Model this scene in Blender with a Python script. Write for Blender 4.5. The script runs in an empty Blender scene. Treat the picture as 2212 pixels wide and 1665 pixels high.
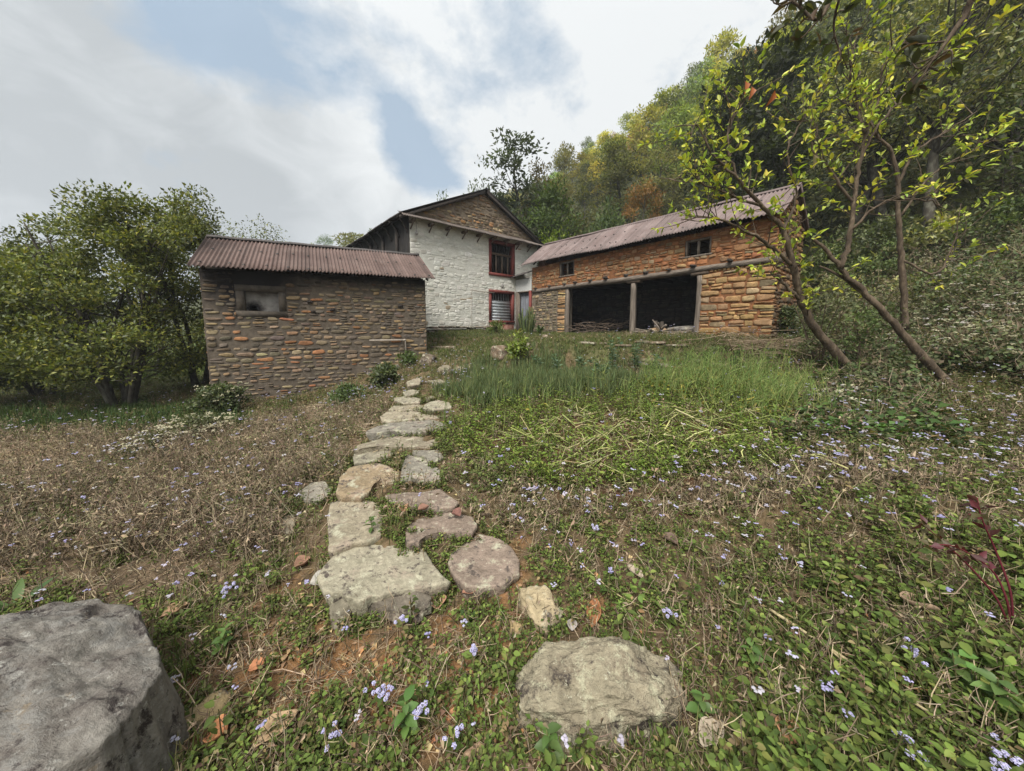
import bpy, math, random
import numpy as np
from mathutils import Vector, noise

rng = np.random.default_rng(11)
random.seed(11)
SC = bpy.context.scene
COL = SC.collection

# ------------------------------------------------------------------ camera model (for measuring off the photograph)
EYE = 1.6
F, CX, PY0 = 707.0, 1105.5, 785.3
PITCH = math.radians(6.0)
CP, SP = math.cos(PITCH), math.sin(PITCH)

def ray(px, py):
    x = (px - CX) / F
    y = (py - PY0) / F
    return np.array([x, CP - y * SP, -SP - y * CP])

def PX(px, py, Y):
    d = ray(px, py)
    return np.array([0, 0, EYE]) + d * (Y / d[1])

def PZ(px, py, z):
    """the point on that sight line whose height relative to the eye is z"""
    d = ray(px, py)
    return np.array([0, 0, EYE]) + d * (z / d[2])

def proj(X, Y, Z):
    Zr = Z - EYE
    f = Y * CP - Zr * SP
    u = Y * SP + Zr * CP
    f = np.maximum(f, 1e-3)
    return CX + F * X / f, PY0 - F * u / f

# ------------------------------------------------------------------ terrain height
CTRL_PX = [  # px, py, z rel eye
    (880,1330,-1.62),(840,1180,-1.49),(850,1080,-1.45),(860,980,-1.41),(870,930,-1.36),(890,880,-1.28),(905,825,-1.15),(920,800,-1.02),
    (960,772,-.80),(1020,762,-.68),(1100,748,-.52),
    (1000,815,-1.06),(1100,850,-1.10),(1300,850,-1.03),(1500,850,-.98),(1250,950,-1.29),(1550,950,-1.18),(1300,1050,-1.39),(1600,1050,-1.28),
    (1050,950,-1.33),(1050,1100,-1.46),
    (1750,800,-.74),(1700,760,-.50),(2040,815,-.86),(2040,880,-1.04),(1900,860,-1.02),(2170,935,-1.10),(2200,900,-1.0),(2000,1000,-1.28),(2200,1200,-1.22),(1700,1300,-1.50),(2200,1650,-1.46),
    (1200,1330,-1.58),(1300,1250,-1.52),(1290,1600,-1.62),
    (100,900,-1.92),(400,900,-1.86),(600,895,-1.72),(720,880,-1.55),(100,1000,-1.92),(400,1000,-1.82),(100,1200,-1.82),(500,1200,-1.74),(400,1400,-1.72),
    (640,1090,-1.66),(720,960,-1.58),(800,872,-1.42),(850,825,-1.22),(700,1250,-1.68),
]
CTRL_W = [  # world X, Y, z rel eye
    (0,.5,-1.62),(-1.5,.5,-1.7),(1.5,.5,-1.56),(-3,1,-1.76),(3,1,-1.35),(0,-3,-1.6),(-5,-3,-1.75),(5,-3,-1.2),
    (-.1,7.25,-.66),(1.5,7.25,-.66),(3,7.1,-.62),(4.2,6.9,-.58),(-.3,6.95,-.98),(1.5,6.95,-.95),(3,6.8,-.90),(4.2,6.5,-.84),
    (-2.0,8.7,-.80),(-1.2,9.5,-.66),
    (6.27,7.9,-.34),(5.2,8.8,-.33),(3.6,10.7,-.33),(2.2,12.8,-.34),(.9,14.4,-.34),(1.9,9.3,-.45),(.3,11.5,-.36),
    (8.1,9.4,-.30),(3,16,-.2),(6,13,-.1),(9.3,8.0,-.1),(9,6.2,.1),(8,4.5,-.35),(7,2.5,-.7),(10,2,.3),(6,0,-.9),(12,0,.6),(14,5,1.9),(18,2,3.2),(12.5,9,1.3),
    (-3.4,11.7,-.28),(-1.0,13.9,-.24),(1.0,15.8,-.24),(-5,13,-.4),(-7,17,-.3),(-1,20,.1),(-4,22,.1),
    (-6.2,6.7,-1.80),(-6.6,7.0,-1.80),(-5.2,7.3,-1.78),(-4.2,7.5,-1.62),(-3.2,8.0,-1.28),(-5.5,6.2,-1.86),(-4.2,6.4,-1.78),(-3,6.6,-1.55),(-7,8.5,-1.75),(-5,9,-1.4),(-9,7,-1.98),(-12,14,-2.0),(-10,20,-1.6),(-14,8,-1.9),(-20,4,-2),
    (-30,10,-2.4),(-30,40,-2.6),(0,40,0),(-20,-20,-2.2),(20,-20,-.5),(40,40,0),(0,26,0),(30,-10,1),(0,90,0),(-90,90,-4),(90,60,0),(-90,0,-5),(90,-60,0),(-60,-80,-4),
]
_c = [PZ(*t) - np.array([0, 0, EYE]) for t in CTRL_PX] + [np.array(t, float) for t in CTRL_W]
_c = np.array(_c)
_EPS = 0.22
def _phi(r2): return np.sqrt(r2 + _EPS ** 2)
def _solve():
    n = len(_c)
    d2 = ((_c[:, None, :2] - _c[None, :, :2]) ** 2).sum(-1)
    A = np.zeros((n + 1, n + 1))
    A[:n, :n] = -_phi(d2) + np.eye(n) * -0.02
    A[:n, n] = 1; A[n, :n] = 1
    b = np.zeros(n + 1); b[:n] = _c[:, 2]
    return np.linalg.solve(A, b)
_W = _solve()

def softplus(s, w): return w * np.logaddexp(0, s / w)

def H(X, Y):
    """ground height (world z), vectorised"""
    X = np.asarray(X, float); Y = np.asarray(Y, float)
    sh = X.shape
    x = X.ravel(); y = Y.ravel()
    z = np.full(x.shape, _W[-1])
    for (cx, cy, cz), w in zip(_c, _W[:-1]):
        z -= w * _phi((x - cx) ** 2 + (y - cy) ** 2)
    s = .774 * x + .633 * y - 15.2
    hill = .74 * (softplus(s, 1.2) - softplus(s - 56, 5))
    hill = np.where(y < -5, hill * np.clip(1 + (y + 5) / 20, 0, 1), hill)
    far = 16 * np.exp(-(((x + 62) / 42) ** 2 + ((y - 112) / 38) ** 2) / 2)
    b = .018 * (np.sin(x * 5.1 + 1.3 * np.sin(y * 3.7)) * np.sin(y * 4.3 + x)) + .012 * np.sin(x * 11.3 + y * 3.1) * np.sin(y * 9.7 - x * 2.3)
    return (z + hill + far + b + EYE).reshape(sh)

def h1(x, y): return float(H(np.array([x]), np.array([y]))[0])

def G(px, py, zoff=0.0):
    """where the sight line meets the ground"""
    d = ray(px, py); d = d / d[1]
    ys = np.exp(np.linspace(math.log(.4), math.log(60), 700))
    zz = EYE + d[2] * ys
    g = H(d[0] * ys, ys) + zoff
    below = np.nonzero(zz < g)[0]
    k = below[0] if len(below) else len(ys) - 1
    k = max(k, 1)
    a = (zz[k - 1] - g[k - 1]); c = (g[k] - zz[k]) + 1e-9
    t = a / (a + c)
    yy = ys[k - 1] + (ys[k] - ys[k - 1]) * min(max(t, 0), 1)
    return np.array([d[0] * yy, yy, EYE + d[2] * yy])

# ------------------------------------------------------------------ mesh helpers
class MB:
    def __init__(s): s.V = []; s.C = []; s.n = 0; s.F = []; s.M = []
    def add(s, V, Fc, mat=0, col=(1, 1, 1)):
        V = np.asarray(V, float).reshape(-1, 3)
        c = np.asarray(col, float)
        if c.ndim == 1: c = np.tile(c, (len(V), 1))
        if c.shape[1] == 3: c = np.concatenate([c, np.ones((len(c), 1))], 1)
        s.V.append(V); s.C.append(c)
        groups = {}
        if isinstance(Fc, np.ndarray):
            groups[Fc.shape[1]] = Fc
        else:
            for f in Fc: groups.setdefault(len(f), []).append(f)
        for k, fs in groups.items():
            s.F.append(np.asarray(fs, int) + s.n)
            s.M.append(np.full(len(fs), mat) if np.isscalar(mat) else np.asarray(mat))
        s.n += len(V)
    def build(s, name, mats, parent=None, loc=None, smooth=False):
        V = np.concatenate(s.V); C = np.concatenate(s.C)
        me = bpy.data.meshes.new(name)
        org = np.array(root_loc(parent)) if parent is not None else (np.array(loc) if loc is not None else np.zeros(3))
        V = V - org
        li = np.concatenate([f.ravel() for f in s.F]).astype(np.int32)
        tot = np.concatenate([np.full(len(f), f.shape[1]) for f in s.F]).astype(np.int32)
        st = np.concatenate([[0], np.cumsum(tot)[:-1]]).astype(np.int32)
        me.vertices.add(len(V)); me.vertices.foreach_set('co', V.astype(np.float32).ravel())
        me.loops.add(len(li)); me.loops.foreach_set('vertex_index', li)
        me.polygons.add(len(tot)); me.polygons.foreach_set('loop_start', st)
        me.polygons.foreach_set('material_index', np.concatenate(s.M).astype(np.int32))
        if smooth: me.polygons.foreach_set('use_smooth', np.ones(len(tot), dtype=bool))
        a = me.color_attributes.new('Col', 'FLOAT_COLOR', 'POINT')
        a.data.foreach_set('color', C.astype(np.float32).ravel())
        me.update(calc_edges=True)
        for m in (mats if isinstance(mats, (list, tuple)) else [mats]): me.materials.append(m)
        o = bpy.data.objects.new(name, me); COL.objects.link(o)
        if parent is not None: o.parent = parent
        elif loc is not None: o.location = loc
        return o

def root_loc(o):
    while o.parent is not None: o = o.parent
    return tuple(o.location)

def thing(name, label, cat, loc, group=None):
    o = bpy.data.objects.new(name, None); COL.objects.link(o)
    o.empty_display_size = .2
    o.location = [float(v) for v in loc]
    return tag(o, label, cat, group)

def tag(o, label=None, cat=None, group=None, kind=None):
    if label: o['label'] = label
    if cat: o['category'] = cat
    if group: o['group'] = group
    if kind: o['kind'] = kind
    return o

def nrm(v):
    v = np.asarray(v, float)
    return v / (np.linalg.norm(v, axis=-1, keepdims=True) + 1e-12)

BOXF = [(0,3,2,1),(4,5,6,7),(0,1,5,4),(1,2,6,5),(2,3,7,6),(3,0,4,7)]
def obox(mb, O, a, b, c, mat=0, col=(1, 1, 1), jit=0):
    O, a, b, c = [np.asarray(v, float) for v in (O, a, b, c)]
    V = np.array([O, O + a, O + a + b, O + b, O + c, O + a + c, O + a + b + c, O + b + c])
    if jit: V = V + rng.normal(0, jit, V.shape)
    mb.add(V, BOXF, mat, col)

def tube(mb, P, R, n=6, mat=0, col=(1, 1, 1), cap=True, jit=0.0):
    P = np.asarray(P, float); R = np.broadcast_to(np.asarray(R, float), (len(P),))
    T = nrm(np.gradient(P, axis=0))
    up = np.array([0, 0, 1.0]) if abs(T[0][2]) < .9 else np.array([1.0, 0, 0])
    V = []
    A = nrm(np.cross(T[0], up))
    ang = np.arange(n) * 2 * math.pi / n
    for i in range(len(P)):
        A = nrm(A - T[i] * np.dot(A, T[i])); B = np.cross(T[i], A)
        rr = R[i] * (1 + (rng.normal(0, jit, n) if jit else 0))
        V.append(P[i] + (np.cos(ang) * rr)[:, None] * A + (np.sin(ang) * rr)[:, None] * B)
    V = np.concatenate(V)
    Fq = []
    for i in range(len(P) - 1):
        for k in range(n):
            Fq.append((i * n + k, i * n + (k + 1) % n, (i + 1) * n + (k + 1) % n, (i + 1) * n + k))
    if cap:
        Fq.append(tuple(range(n - 1, -1, -1))); Fq.append(tuple(range((len(P) - 1) * n, len(P) * n)))
    mb.add(V, Fq, mat, col)

def spline(P, m=6):
    """Catmull-Rom through the points"""
    P = np.asarray(P, float)
    Q = np.concatenate([[2 * P[0] - P[1]], P, [2 * P[-1] - P[-2]]])
    out = []
    for i in range(1, len(Q) - 2):
        p0, p1, p2, p3 = Q[i - 1], Q[i], Q[i + 1], Q[i + 2]
        for t in np.linspace(0, 1, m, endpoint=False):
            out.append(.5 * ((2 * p1) + (-p0 + p2) * t + (2 * p0 - 5 * p1 + 4 * p2 - p3) * t * t + (-p0 + 3 * p1 - 3 * p2 + p3) * t ** 3))
    out.append(P[-1])
    return np.array(out)

def leafs(mb, P, D, N, L, Wd, col, fold=.25, mat=0, droop=.12):
    """folded leaf blades: P base, D direction, N face normal, L length, Wd width"""
    n = len(P)
    D = nrm(D); S = nrm(np.cross(D, N)); N = nrm(np.cross(S, D))
    L = np.broadcast_to(L, (n,))[:, None]; Wd = np.broadcast_to(Wd, (n,))[:, None]
    a = P
    l = P + D * L * .45 - S * Wd * .5 + N * Wd * fold
    t = P + D * L - N * L * droop
    r = P + D * L * .45 + S * Wd * .5 + N * Wd * fold
    V = np.stack([a, l, t, r], 1).reshape(-1, 3)
    i = np.arange(n) * 4
    Fc = np.concatenate([np.stack([i, i + 2, i + 1], 1), np.stack([i, i + 3, i + 2], 1)])
    mb.add(V, Fc, mat, np.repeat(col, 4, axis=0))

def leafs6(mb, P, D, N, L, Wd, col, fold=.2, mat=0, droop=.15):
    """like leafs, with a rounded outline and a curved midrib, for plants close to the camera"""
    n = len(P); D = nrm(D); S = nrm(np.cross(D, N)); N = nrm(np.cross(S, D))
    L = np.broadcast_to(L, (n,))[:, None]; Wd = np.broadcast_to(Wd, (n,))[:, None]
    def mid(f): return P + D * L * f - N * L * droop * f * f
    def side(f, w, s): return mid(f) + S * Wd * w * s + N * Wd * fold * w * 2
    V = np.stack([mid(0), mid(.36), mid(.70), mid(1), side(.22, .42, -1), side(.52, .5, -1), side(.80, .27, -1), side(.22, .42, 1), side(.52, .5, 1), side(.80, .27, 1)], 1).reshape(-1, 3)
    i = np.arange(n) * 10
    Q = [(0, 1, 5, 4), (1, 2, 6, 5), (0, 7, 8, 1), (1, 8, 9, 2)]
    mb.add(V, np.concatenate([np.stack([i + k for k in q], 1) for q in Q] ), mat, np.repeat(col, 10, axis=0))
    T = np.concatenate([np.stack([i + 2, i + 3, i + 6], 1), np.stack([i + 2, i + 9, i + 3], 1)])
    mb.F.append(T + mb.n - 10 * n); mb.M.append(np.full(len(T), mat))

def palette(pal, n, jit=.18, w=None):
    pal = np.array(pal, float)
    k = rng.choice(len(pal), n, p=w)
    c = pal[k] * (1 + rng.normal(0, jit, (n, 1))) * (1 + rng.normal(0, jit * .25, (n, 3)))
    return np.clip(c, .004, .9)

def rdir(n, up=0.0):
    d = rng.normal(0, 1, (n, 3)); d = nrm(d); d[:, 2] += up
    return nrm(d)

# ------------------------------------------------------------------ materials
def nodes(name):
    m = bpy.data.materials.new(name); m.use_nodes = True
    nt = m.node_tree; nt.nodes.clear()
    o = nt.nodes.new('ShaderNodeOutputMaterial')
    return m, nt, o

def N_(nt, t, **kw):
    n = nt.nodes.new(t)
    for k, v in kw.items():
        if k in n.inputs: n.inputs[k].default_value = v
        else: setattr(n, k, v)
    return n

def tex(nt, scale, detail=4, rough=.6, coord='Object', stretch=(1, 1, 1), dist=0.0):
    tc = N_(nt, 'ShaderNodeTexCoord'); mp = N_(nt, 'ShaderNodeMapping')
    mp.inputs['Scale'].default_value = stretch
    nt.links.new(tc.outputs[coord], mp.inputs[0])
    n = N_(nt, 'ShaderNodeTexNoise', Scale=scale, Detail=detail, Roughness=rough, Distortion=dist)
    nt.links.new(mp.outputs[0], n.inputs['Vector'])
    return n

def ramp(nt, src, stops):
    r = N_(nt, 'ShaderNodeValToRGB')
    e = r.color_ramp.elements
    while len(e) < len(stops): e.new(.5)
    for i, (p, c) in enumerate(stops):
        e[i].position = p; e[i].color = tuple(c) + (1,) if len(c) == 3 else c
    nt.links.new(src, r.inputs[0])
    return r

def mixc(nt, a, b, fac, mode='MIX'):
    m = N_(nt, 'ShaderNodeMix', data_type='RGBA', blend_type=mode)
    for v, i in ((fac, 0), (a, 6), (b, 7)):
        if hasattr(v, 'is_output') or hasattr(v, 'links'): nt.links.new(v, m.inputs[i])
        elif i == 0: m.inputs[0].default_value = v
        else: m.inputs[i].default_value = tuple(v) + (1,)
    return m.outputs[2]

def bump(nt, src, strength, dist):
    b = N_(nt, 'ShaderNodeBump', Strength=strength, Distance=dist)
    nt.links.new(src, b.inputs['Height'])
    return b

def bsdf(nt, out, col, rough=.85, normal=None, spec=.3, metal=0):
    p = N_(nt, 'ShaderNodeBsdfPrincipled', Roughness=rough, Metallic=metal)
    p.inputs['Specular IOR Level'].default_value = spec
    if hasattr(col, 'links'): nt.links.new(col, p.inputs['Base Color'])
    else: p.inputs['Base Color'].default_value = tuple(col) + (1,)
    if normal is not None: nt.links.new(normal.outputs[0], p.inputs['Normal'])
    nt.links.new(p.outputs[0], out.inputs[0])
    return p

def m_noise(name, c1, c2, scale=8, stretch=(1, 1, 1), rough=.85, bs=.3, bd=.01, c3=None, coord='Object', spec=.3, metal=0):
    m, nt, o = nodes(name)
    t = tex(nt, scale, 6, .65, coord, stretch, .3)
    st = [(.3, c1), (.7, c2)] if c3 is None else [(.28, c1), (.5, c3), (.72, c2)]
    r = ramp(nt, t.outputs[0], st)
    bsdf(nt, o, r.outputs[0], rough, bump(nt, t.outputs[0], bs, bd), spec, metal)
    return m

def m_attr(name, rough=.85, scale=14, amount=.45, bs=.35, bd=.012, fine=70, lichen=None, stretch=(1, 1, 1), spec=.25):
    """colour from the mesh's own per-piece tint, broken up by noise; optional lichen blotches"""
    m, nt, o = nodes(name)
    at = N_(nt, 'ShaderNodeAttribute', attribute_name='Col')
    t = tex(nt, scale, 8, .7, 'Object', stretch, .4)
    f = tex(nt, fine, 5, .7, 'Object', stretch)
    lo, hi = 1 - amount, 1 + amount
    r = ramp(nt, t.outputs[0], [(.3, (lo, lo, lo * .96)), (.7, (hi, hi, hi))])
    r2 = ramp(nt, f.outputs[0], [(.3, (.72, .72, .72)), (.7, (1.22, 1.22, 1.22))])
    c = mixc(nt, at.outputs[0], r.outputs[0], 1.0, 'MULTIPLY')
    c = mixc(nt, c, r2.outputs[0], 1.0, 'MULTIPLY')
    if lichen:
        for (lc, sc, a, b) in lichen:
            lt = tex(nt, sc, 9, .78, 'Object', stretch, .15)
            lr = ramp(nt, lt.outputs[0], [(a, (0, 0, 0)), (b, (1, 1, 1))])
            c = mixc(nt, c, lc, lr.outputs[0])
    ad = N_(nt, 'ShaderNodeMath', operation='ADD')
    nt.links.new(t.outputs[0], ad.inputs[0]); nt.links.new(f.outputs[0], ad.inputs[1])
    bsdf(nt, o, c, rough, bump(nt, ad.outputs[0], bs, bd), spec)
    return m

def m_leaf(name, trans=.3, rough=.5, tint=False, spec=.35):
    m, nt, o = nodes(name)
    at = N_(nt, 'ShaderNodeAttribute', attribute_name='Col')
    c = at.outputs[0]
    if tint:
        oi = N_(nt, 'ShaderNodeObjectInfo')
        c = mixc(nt, c, oi.outputs['Color'], 1.0, 'MULTIPLY')
    p = N_(nt, 'ShaderNodeBsdfPrincipled', Roughness=rough)
    p.inputs['Specular IOR Level'].default_value = spec
    nt.links.new(c, p.inputs['Base Color'])
    tr = N_(nt, 'ShaderNodeBsdfTranslucent')
    tc = mixc(nt, c, (1.25, 1.3, .6), 1.0, 'MULTIPLY')
    nt.links.new(tc, tr.inputs[0])
    mx = N_(nt, 'ShaderNodeMixShader'); mx.inputs[0].default_value = trans
    nt.links.new(p.outputs[0], mx.inputs[1]); nt.links.new(tr.outputs[0], mx.inputs[2])
    nt.links.new(mx.outputs[0], o.inputs[0])
    return m

M = {}
M['stone_shed'] = m_attr('shed_stone', scale=9, amount=.35, bs=.5)
M['mortar'] = m_noise('mud_mortar', (.075, .06, .044), (.17, .138, .105), 7, bs=.6, bd=.02, c3=(.12, .097, .072))
M['mud'] = m_noise('orange_mud', (.10, .046, .02), (.27, .115, .042), 6, bs=.6, bd=.02, c3=(.18, .075, .03))
M['stone_barn'] = m_attr('barn_stone', scale=9, amount=.4, bs=.5)
M['white'] = m_attr('limewash', scale=5, amount=.14, bs=.5, bd=.02, fine=40,
                    lichen=[((.30, .24, .19), 3.2, .66, .80), ((.20, .17, .15), 19, .68, .78)], stretch=(1, 1, 1.6))
M['grey_wood'] = m_noise('weathered_wood', (.055, .044, .034), (.235, .195, .155), 6, (4, 4, .3), bs=.9, bd=.02, c3=(.135, .11, .088))
M['grey_wood_h'] = m_noise('weathered_beam', (.045, .036, .028), (.23, .19, .15), 5, (.8, .8, 9), bs=1.0, bd=.025, c3=(.125, .10, .08))
M['dark_wood'] = m_noise('sooty_wood', (.018, .014, .012), (.05, .04, .033), 7, bs=.4, bd=.01)
M['brown_wood'] = m_noise('brown_wood', (.06, .042, .03), (.15, .11, .08), 9, bs=.4, bd=.01)
M['red_paint'] = m_noise('red_oxide_paint', (.085, .020, .016), (.19, .042, .032), 12, rough=.7, bs=.3, bd=.006, c3=(.14, .032, .025))
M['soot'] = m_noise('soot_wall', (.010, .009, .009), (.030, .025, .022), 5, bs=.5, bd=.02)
M['plaster'] = m_noise('grey_plaster', (.15, .14, .13), (.36, .34, .31), 6, bs=.35, bd=.01, c3=(.27, .25, .23))
M['grey_mud'] = m_noise('mud_frame', (.04, .033, .026), (.10, .082, .063), 9, bs=.35, bd=.01)
M['galv'] = m_noise('galvanised_sheet', (.30, .32, .33), (.55, .57, .58), 5, rough=.45, bs=.05, bd=.004, metal=.6)
M['pipe'] = m_noise('old_pipe', (.20, .17, .14), (.36, .31, .26), 12, rough=.6, bs=.1, bd=.004)
M['black'] = m_noise('dark_metal', (.02, .018, .017), (.05, .045, .042), 20, rough=.6, bs=.1, bd=.003)
M['bark'] = m_noise('bark', (.030, .021, .014), (.17, .128, .085), 13, (1, 1, .4), bs=1.0, bd=.025, c3=(.075, .053, .034))
M['bark_pale'] = m_noise('pale_bark', (.16, .115, .075), (.36, .28, .19), 9, (1, 1, .4), bs=.4, bd=.01, c3=(.25, .185, .12))
M['bark_moss'] = m_noise('lichened_bark', (.022, .018, .013), (.13, .125, .095), 9, (1, 1, .6), bs=.8, bd=.02, c3=(.05, .043, .03))
M['leaf'] = m_leaf('leaf', .3, .5)
M['leaf_f'] = m_leaf('forest_leaf', .42, .6, tint=True, spec=.2)
M['leaf_matt'] = m_leaf('weed_leaf', .25, .75, spec=.15)
M['dry'] = m_attr('dry_stem', rough=.9, scale=20, amount=.25, bs=.1)
M['petal'] = m_leaf('petal', .25, .9, spec=.05)
M['stone_path'] = m_attr('path_stone', scale=5, amount=.34, bs=.75, bd=.02, fine=32,
                         lichen=[((.27, .20, .16), 3.2, .50, .68), ((.36, .345, .25), 8, .53, .62), ((.075, .06, .05), 11, .545, .60), ((.42, .40, .32), 34, .61, .65)])
M['boulder'] = m_attr('boulder_stone', scale=4, amount=.30, bs=.95, bd=.035, fine=26,
                      lichen=[((.13, .10, .07), 3.0, .46, .62), ((.36, .34, .235), 9, .53, .60), ((.05, .04, .034), 5.5, .53, .60), ((.42, .40, .30), 30, .60, .64), ((.06, .048, .04), 24, .58, .63)])
M['boulder_grey'] = m_attr('grey_boulder_stone', scale=6, amount=.40, bs=.6, bd=.03, fine=18, stretch=(.9, 1.15, 1.15),
                           lichen=[((.07, .058, .05), 3.0, .44, .62), ((.16, .152, .138), 7, .51, .61), ((.032, .026, .024), 6, .55, .61), ((.24, .23, .205), 17, .575, .62), ((.16, .125, .085), 4.4, .60, .66), ((.025, .02, .018), 38, .615, .65), ((.05, .04, .038), 24, .60, .65)])

def m_roof(name, base, base2, lich):
    m, nt, o = nodes(name)
    at = N_(nt, 'ShaderNodeAttribute', attribute_name='Col')
    t = tex(nt, 2.4, 7, .65, 'Object', (1, 1, 1), .3)
    f = tex(nt, 38, 5, .7)
    r = ramp(nt, t.outputs[0], [(.3, base), (.7, base2)])
    c = mixc(nt, r.outputs[0], at.outputs[0], 1.0, 'MULTIPLY')
    r2 = ramp(nt, f.outputs[0], [(.3, (.78, .78, .78)), (.7, (1.2, 1.2, 1.2))])
    c = mixc(nt, c, r2.outputs[0], 1.0, 'MULTIPLY')
    lt = tex(nt, 5.5, 10, .78, 'Object', (1, 1, 1), .6)
    ad = N_(nt, 'ShaderNodeMath', operation='ADD')      # alpha of the tint: how far lichen has grown up from the eave
    nt.links.new(lt.outputs[0], ad.inputs[0]); nt.links.new(at.outputs['Alpha'], ad.inputs[1])
    lr = ramp(nt, ad.outputs[0], [(.60, (0, 0, 0)), (.68, (1, 1, 1))])
    c = mixc(nt, c, lich, lr.outputs[0])
    bsdf(nt, o, c, .75, bump(nt, f.outputs[0], .15, .004), .25)
    return m
M['roof_shed'] = m_roof('oxide_roof_sheet', (.080, .050, .042), (.132, .093, .080), (.06, .047, .042))
M['roof_barn'] = m_roof('faded_roof_sheet', (.122, .085, .078), (.188, .148, .138), (.078, .070, .064))
M['roof_dark'] = m_roof('dark_roof_sheet', (.05, .045, .042), (.10, .085, .08), (.04, .036, .034))
M['roof_skirt'] = m_roof('skirt_roof_sheet', (.085, .068, .06), (.14, .115, .10), (.06, .052, .046))
# ------------------------------------------------------------------ masonry
UP = np.array([0, 0, 1.0])

class Wall:
    """wall plane: O at (u=0, z=0 world), e along, n outward"""
    def __init__(s, A, e, n): s.A = np.array([A[0], A[1], 0.0]); s.e = nrm(np.array([e[0], e[1], 0.0])); s.n = nrm(np.array([n[0], n[1], 0.0]))
    def at(s, u, z, d=0.0): return s.A + s.e * u + UP * z + s.n * d
    def uz(s, px, py):
        d = ray(px, py); o = np.array([0, 0, EYE])
        t = np.dot(s.A - o, s.n) / np.dot(d, s.n)
        p = o + d * t
        return float(np.dot(p - s.A, s.e)), float(p[2])
    def box(s, mb, u0, u1, z0, z1, d0, d1, mat=0, col=(1, 1, 1), jit=0):
        obox(mb, s.at(u0, z0, d0), s.e * (u1 - u0), UP * (z1 - z0), s.n * (d1 - d0), mat, col, jit)

def backing(mb, W, u0, u1, z0, z1, holes, T, mat=0, col=(1, 1, 1), top=None):
    """slab with rectangular openings; reveals only where an opening or the border is; top(u) optional gable line"""
    us = sorted({u0, u1, *[h[0] for h in holes], *[h[1] for h in holes]}); us = [u for u in us if u0 <= u <= u1]
    if top is not None:
        us = sorted(set(us) | set(np.linspace(u0, u1, 25)))
    zs = sorted({z0, z1, *[h[2] for h in holes], *[h[3] for h in holes]}); zs = [z for z in zs if z0 <= z <= z1]
    def free(i, j):
        if i < 0 or j < 0 or i >= len(us) - 1 or j >= len(zs) - 1: return False
        u, z = (us[i] + us[i + 1]) / 2, (zs[j] + zs[j + 1]) / 2
        return not any(h[0] < u < h[1] and h[2] < z < h[3] for h in holes)
    def q(pts): mb.add(np.array(pts), [(0, 1, 2, 3)], mat, col)
    for i in range(len(us) - 1):
        for j in range(len(zs) - 1):
            if not free(i, j): continue
            a, b, c, d = us[i], us[i + 1], zs[j], zs[j + 1]
            ta = tb = d
            if top is not None and j == len(zs) - 2: ta, tb = top(a), top(b)
            q([W.at(a, c), W.at(b, c), W.at(b, tb), W.at(a, ta)])
            q([W.at(a, c, -T), W.at(a, ta, -T), W.at(b, tb, -T), W.at(b, c, -T)])
            if not free(i - 1, j): q([W.at(a, c), W.at(a, ta), W.at(a, ta, -T), W.at(a, c, -T)])
            if not free(i + 1, j): q([W.at(b, c), W.at(b, c, -T), W.at(b, tb, -T), W.at(b, tb)])
            if not free(i, j - 1): q([W.at(a, c), W.at(a, c, -T), W.at(b, c, -T), W.at(b, c)])
            if not free(i, j + 1): q([W.at(a, ta), W.at(b, tb), W.at(b, tb, -T), W.at(a, ta, -T)])

def stones(mb, W, u0, u1, z0, z1, holes, st, mat=1, top=None):
    """irregular courses of individual stones standing a little proud of the mud"""
    K = 14
    ang = (np.arange(K) + .5) * 2 * math.pi / K
    z = z0
    while z < z1:
        h = random.uniform(*st['h'])
        if z + h > z1 + .02: h = z1 - z
        if h < .03: break
        zm = z + h / 2
        spans = [(u0, u1)]
        if top is not None:
            uu = np.linspace(u0, u1, 200)
            ok = np.array([top(x) > zm + h * .35 for x in uu])
            spans = [(uu[ok].min(), uu[ok].max())] if ok.any() else []
        for H_ in holes:
            if H_[2] - h * .3 < zm < H_[3] + h * .3:
                ns = []
                for a, b in spans:
                    if H_[1] <= a or H_[0] >= b: ns.append((a, b)); continue
                    if H_[0] > a: ns.append((a, H_[0]))
                    if H_[1] < b: ns.append((H_[1], b))
                spans = ns
        wob = random.uniform(0, 6)
        for a, b in spans:
            u = a
            while u < b - .03:
                w = h * random.uniform(*st['ar'])
                if st.get('corner') and (u - u0 < .02 or b - u < w * 1.4): w *= 1.35
                if u + w > b - .05: w = b - u
                g = st['gap'] * random.uniform(.5, 1.6)
                parts = [(zm, h)]
                if random.random() < st.get('split', .35):
                    f = random.uniform(.35, .65); parts = [(z + h * f / 2, h * f), (z + h * f + h * (1 - f) / 2, h * (1 - f))]
                if random.random() < st.get('skip', 0): u += w; continue
                for (zp, hp) in parts:
                    one_stone(mb, W, u + random.uniform(-.01, .01) * (len(parts) > 1), w * (random.uniform(.85, 1) if len(parts) > 1 else 1), zp + .014 * math.sin(u * 3 + wob), hp, g, st, mat, ang, K)
                u += w
        z += h

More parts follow.
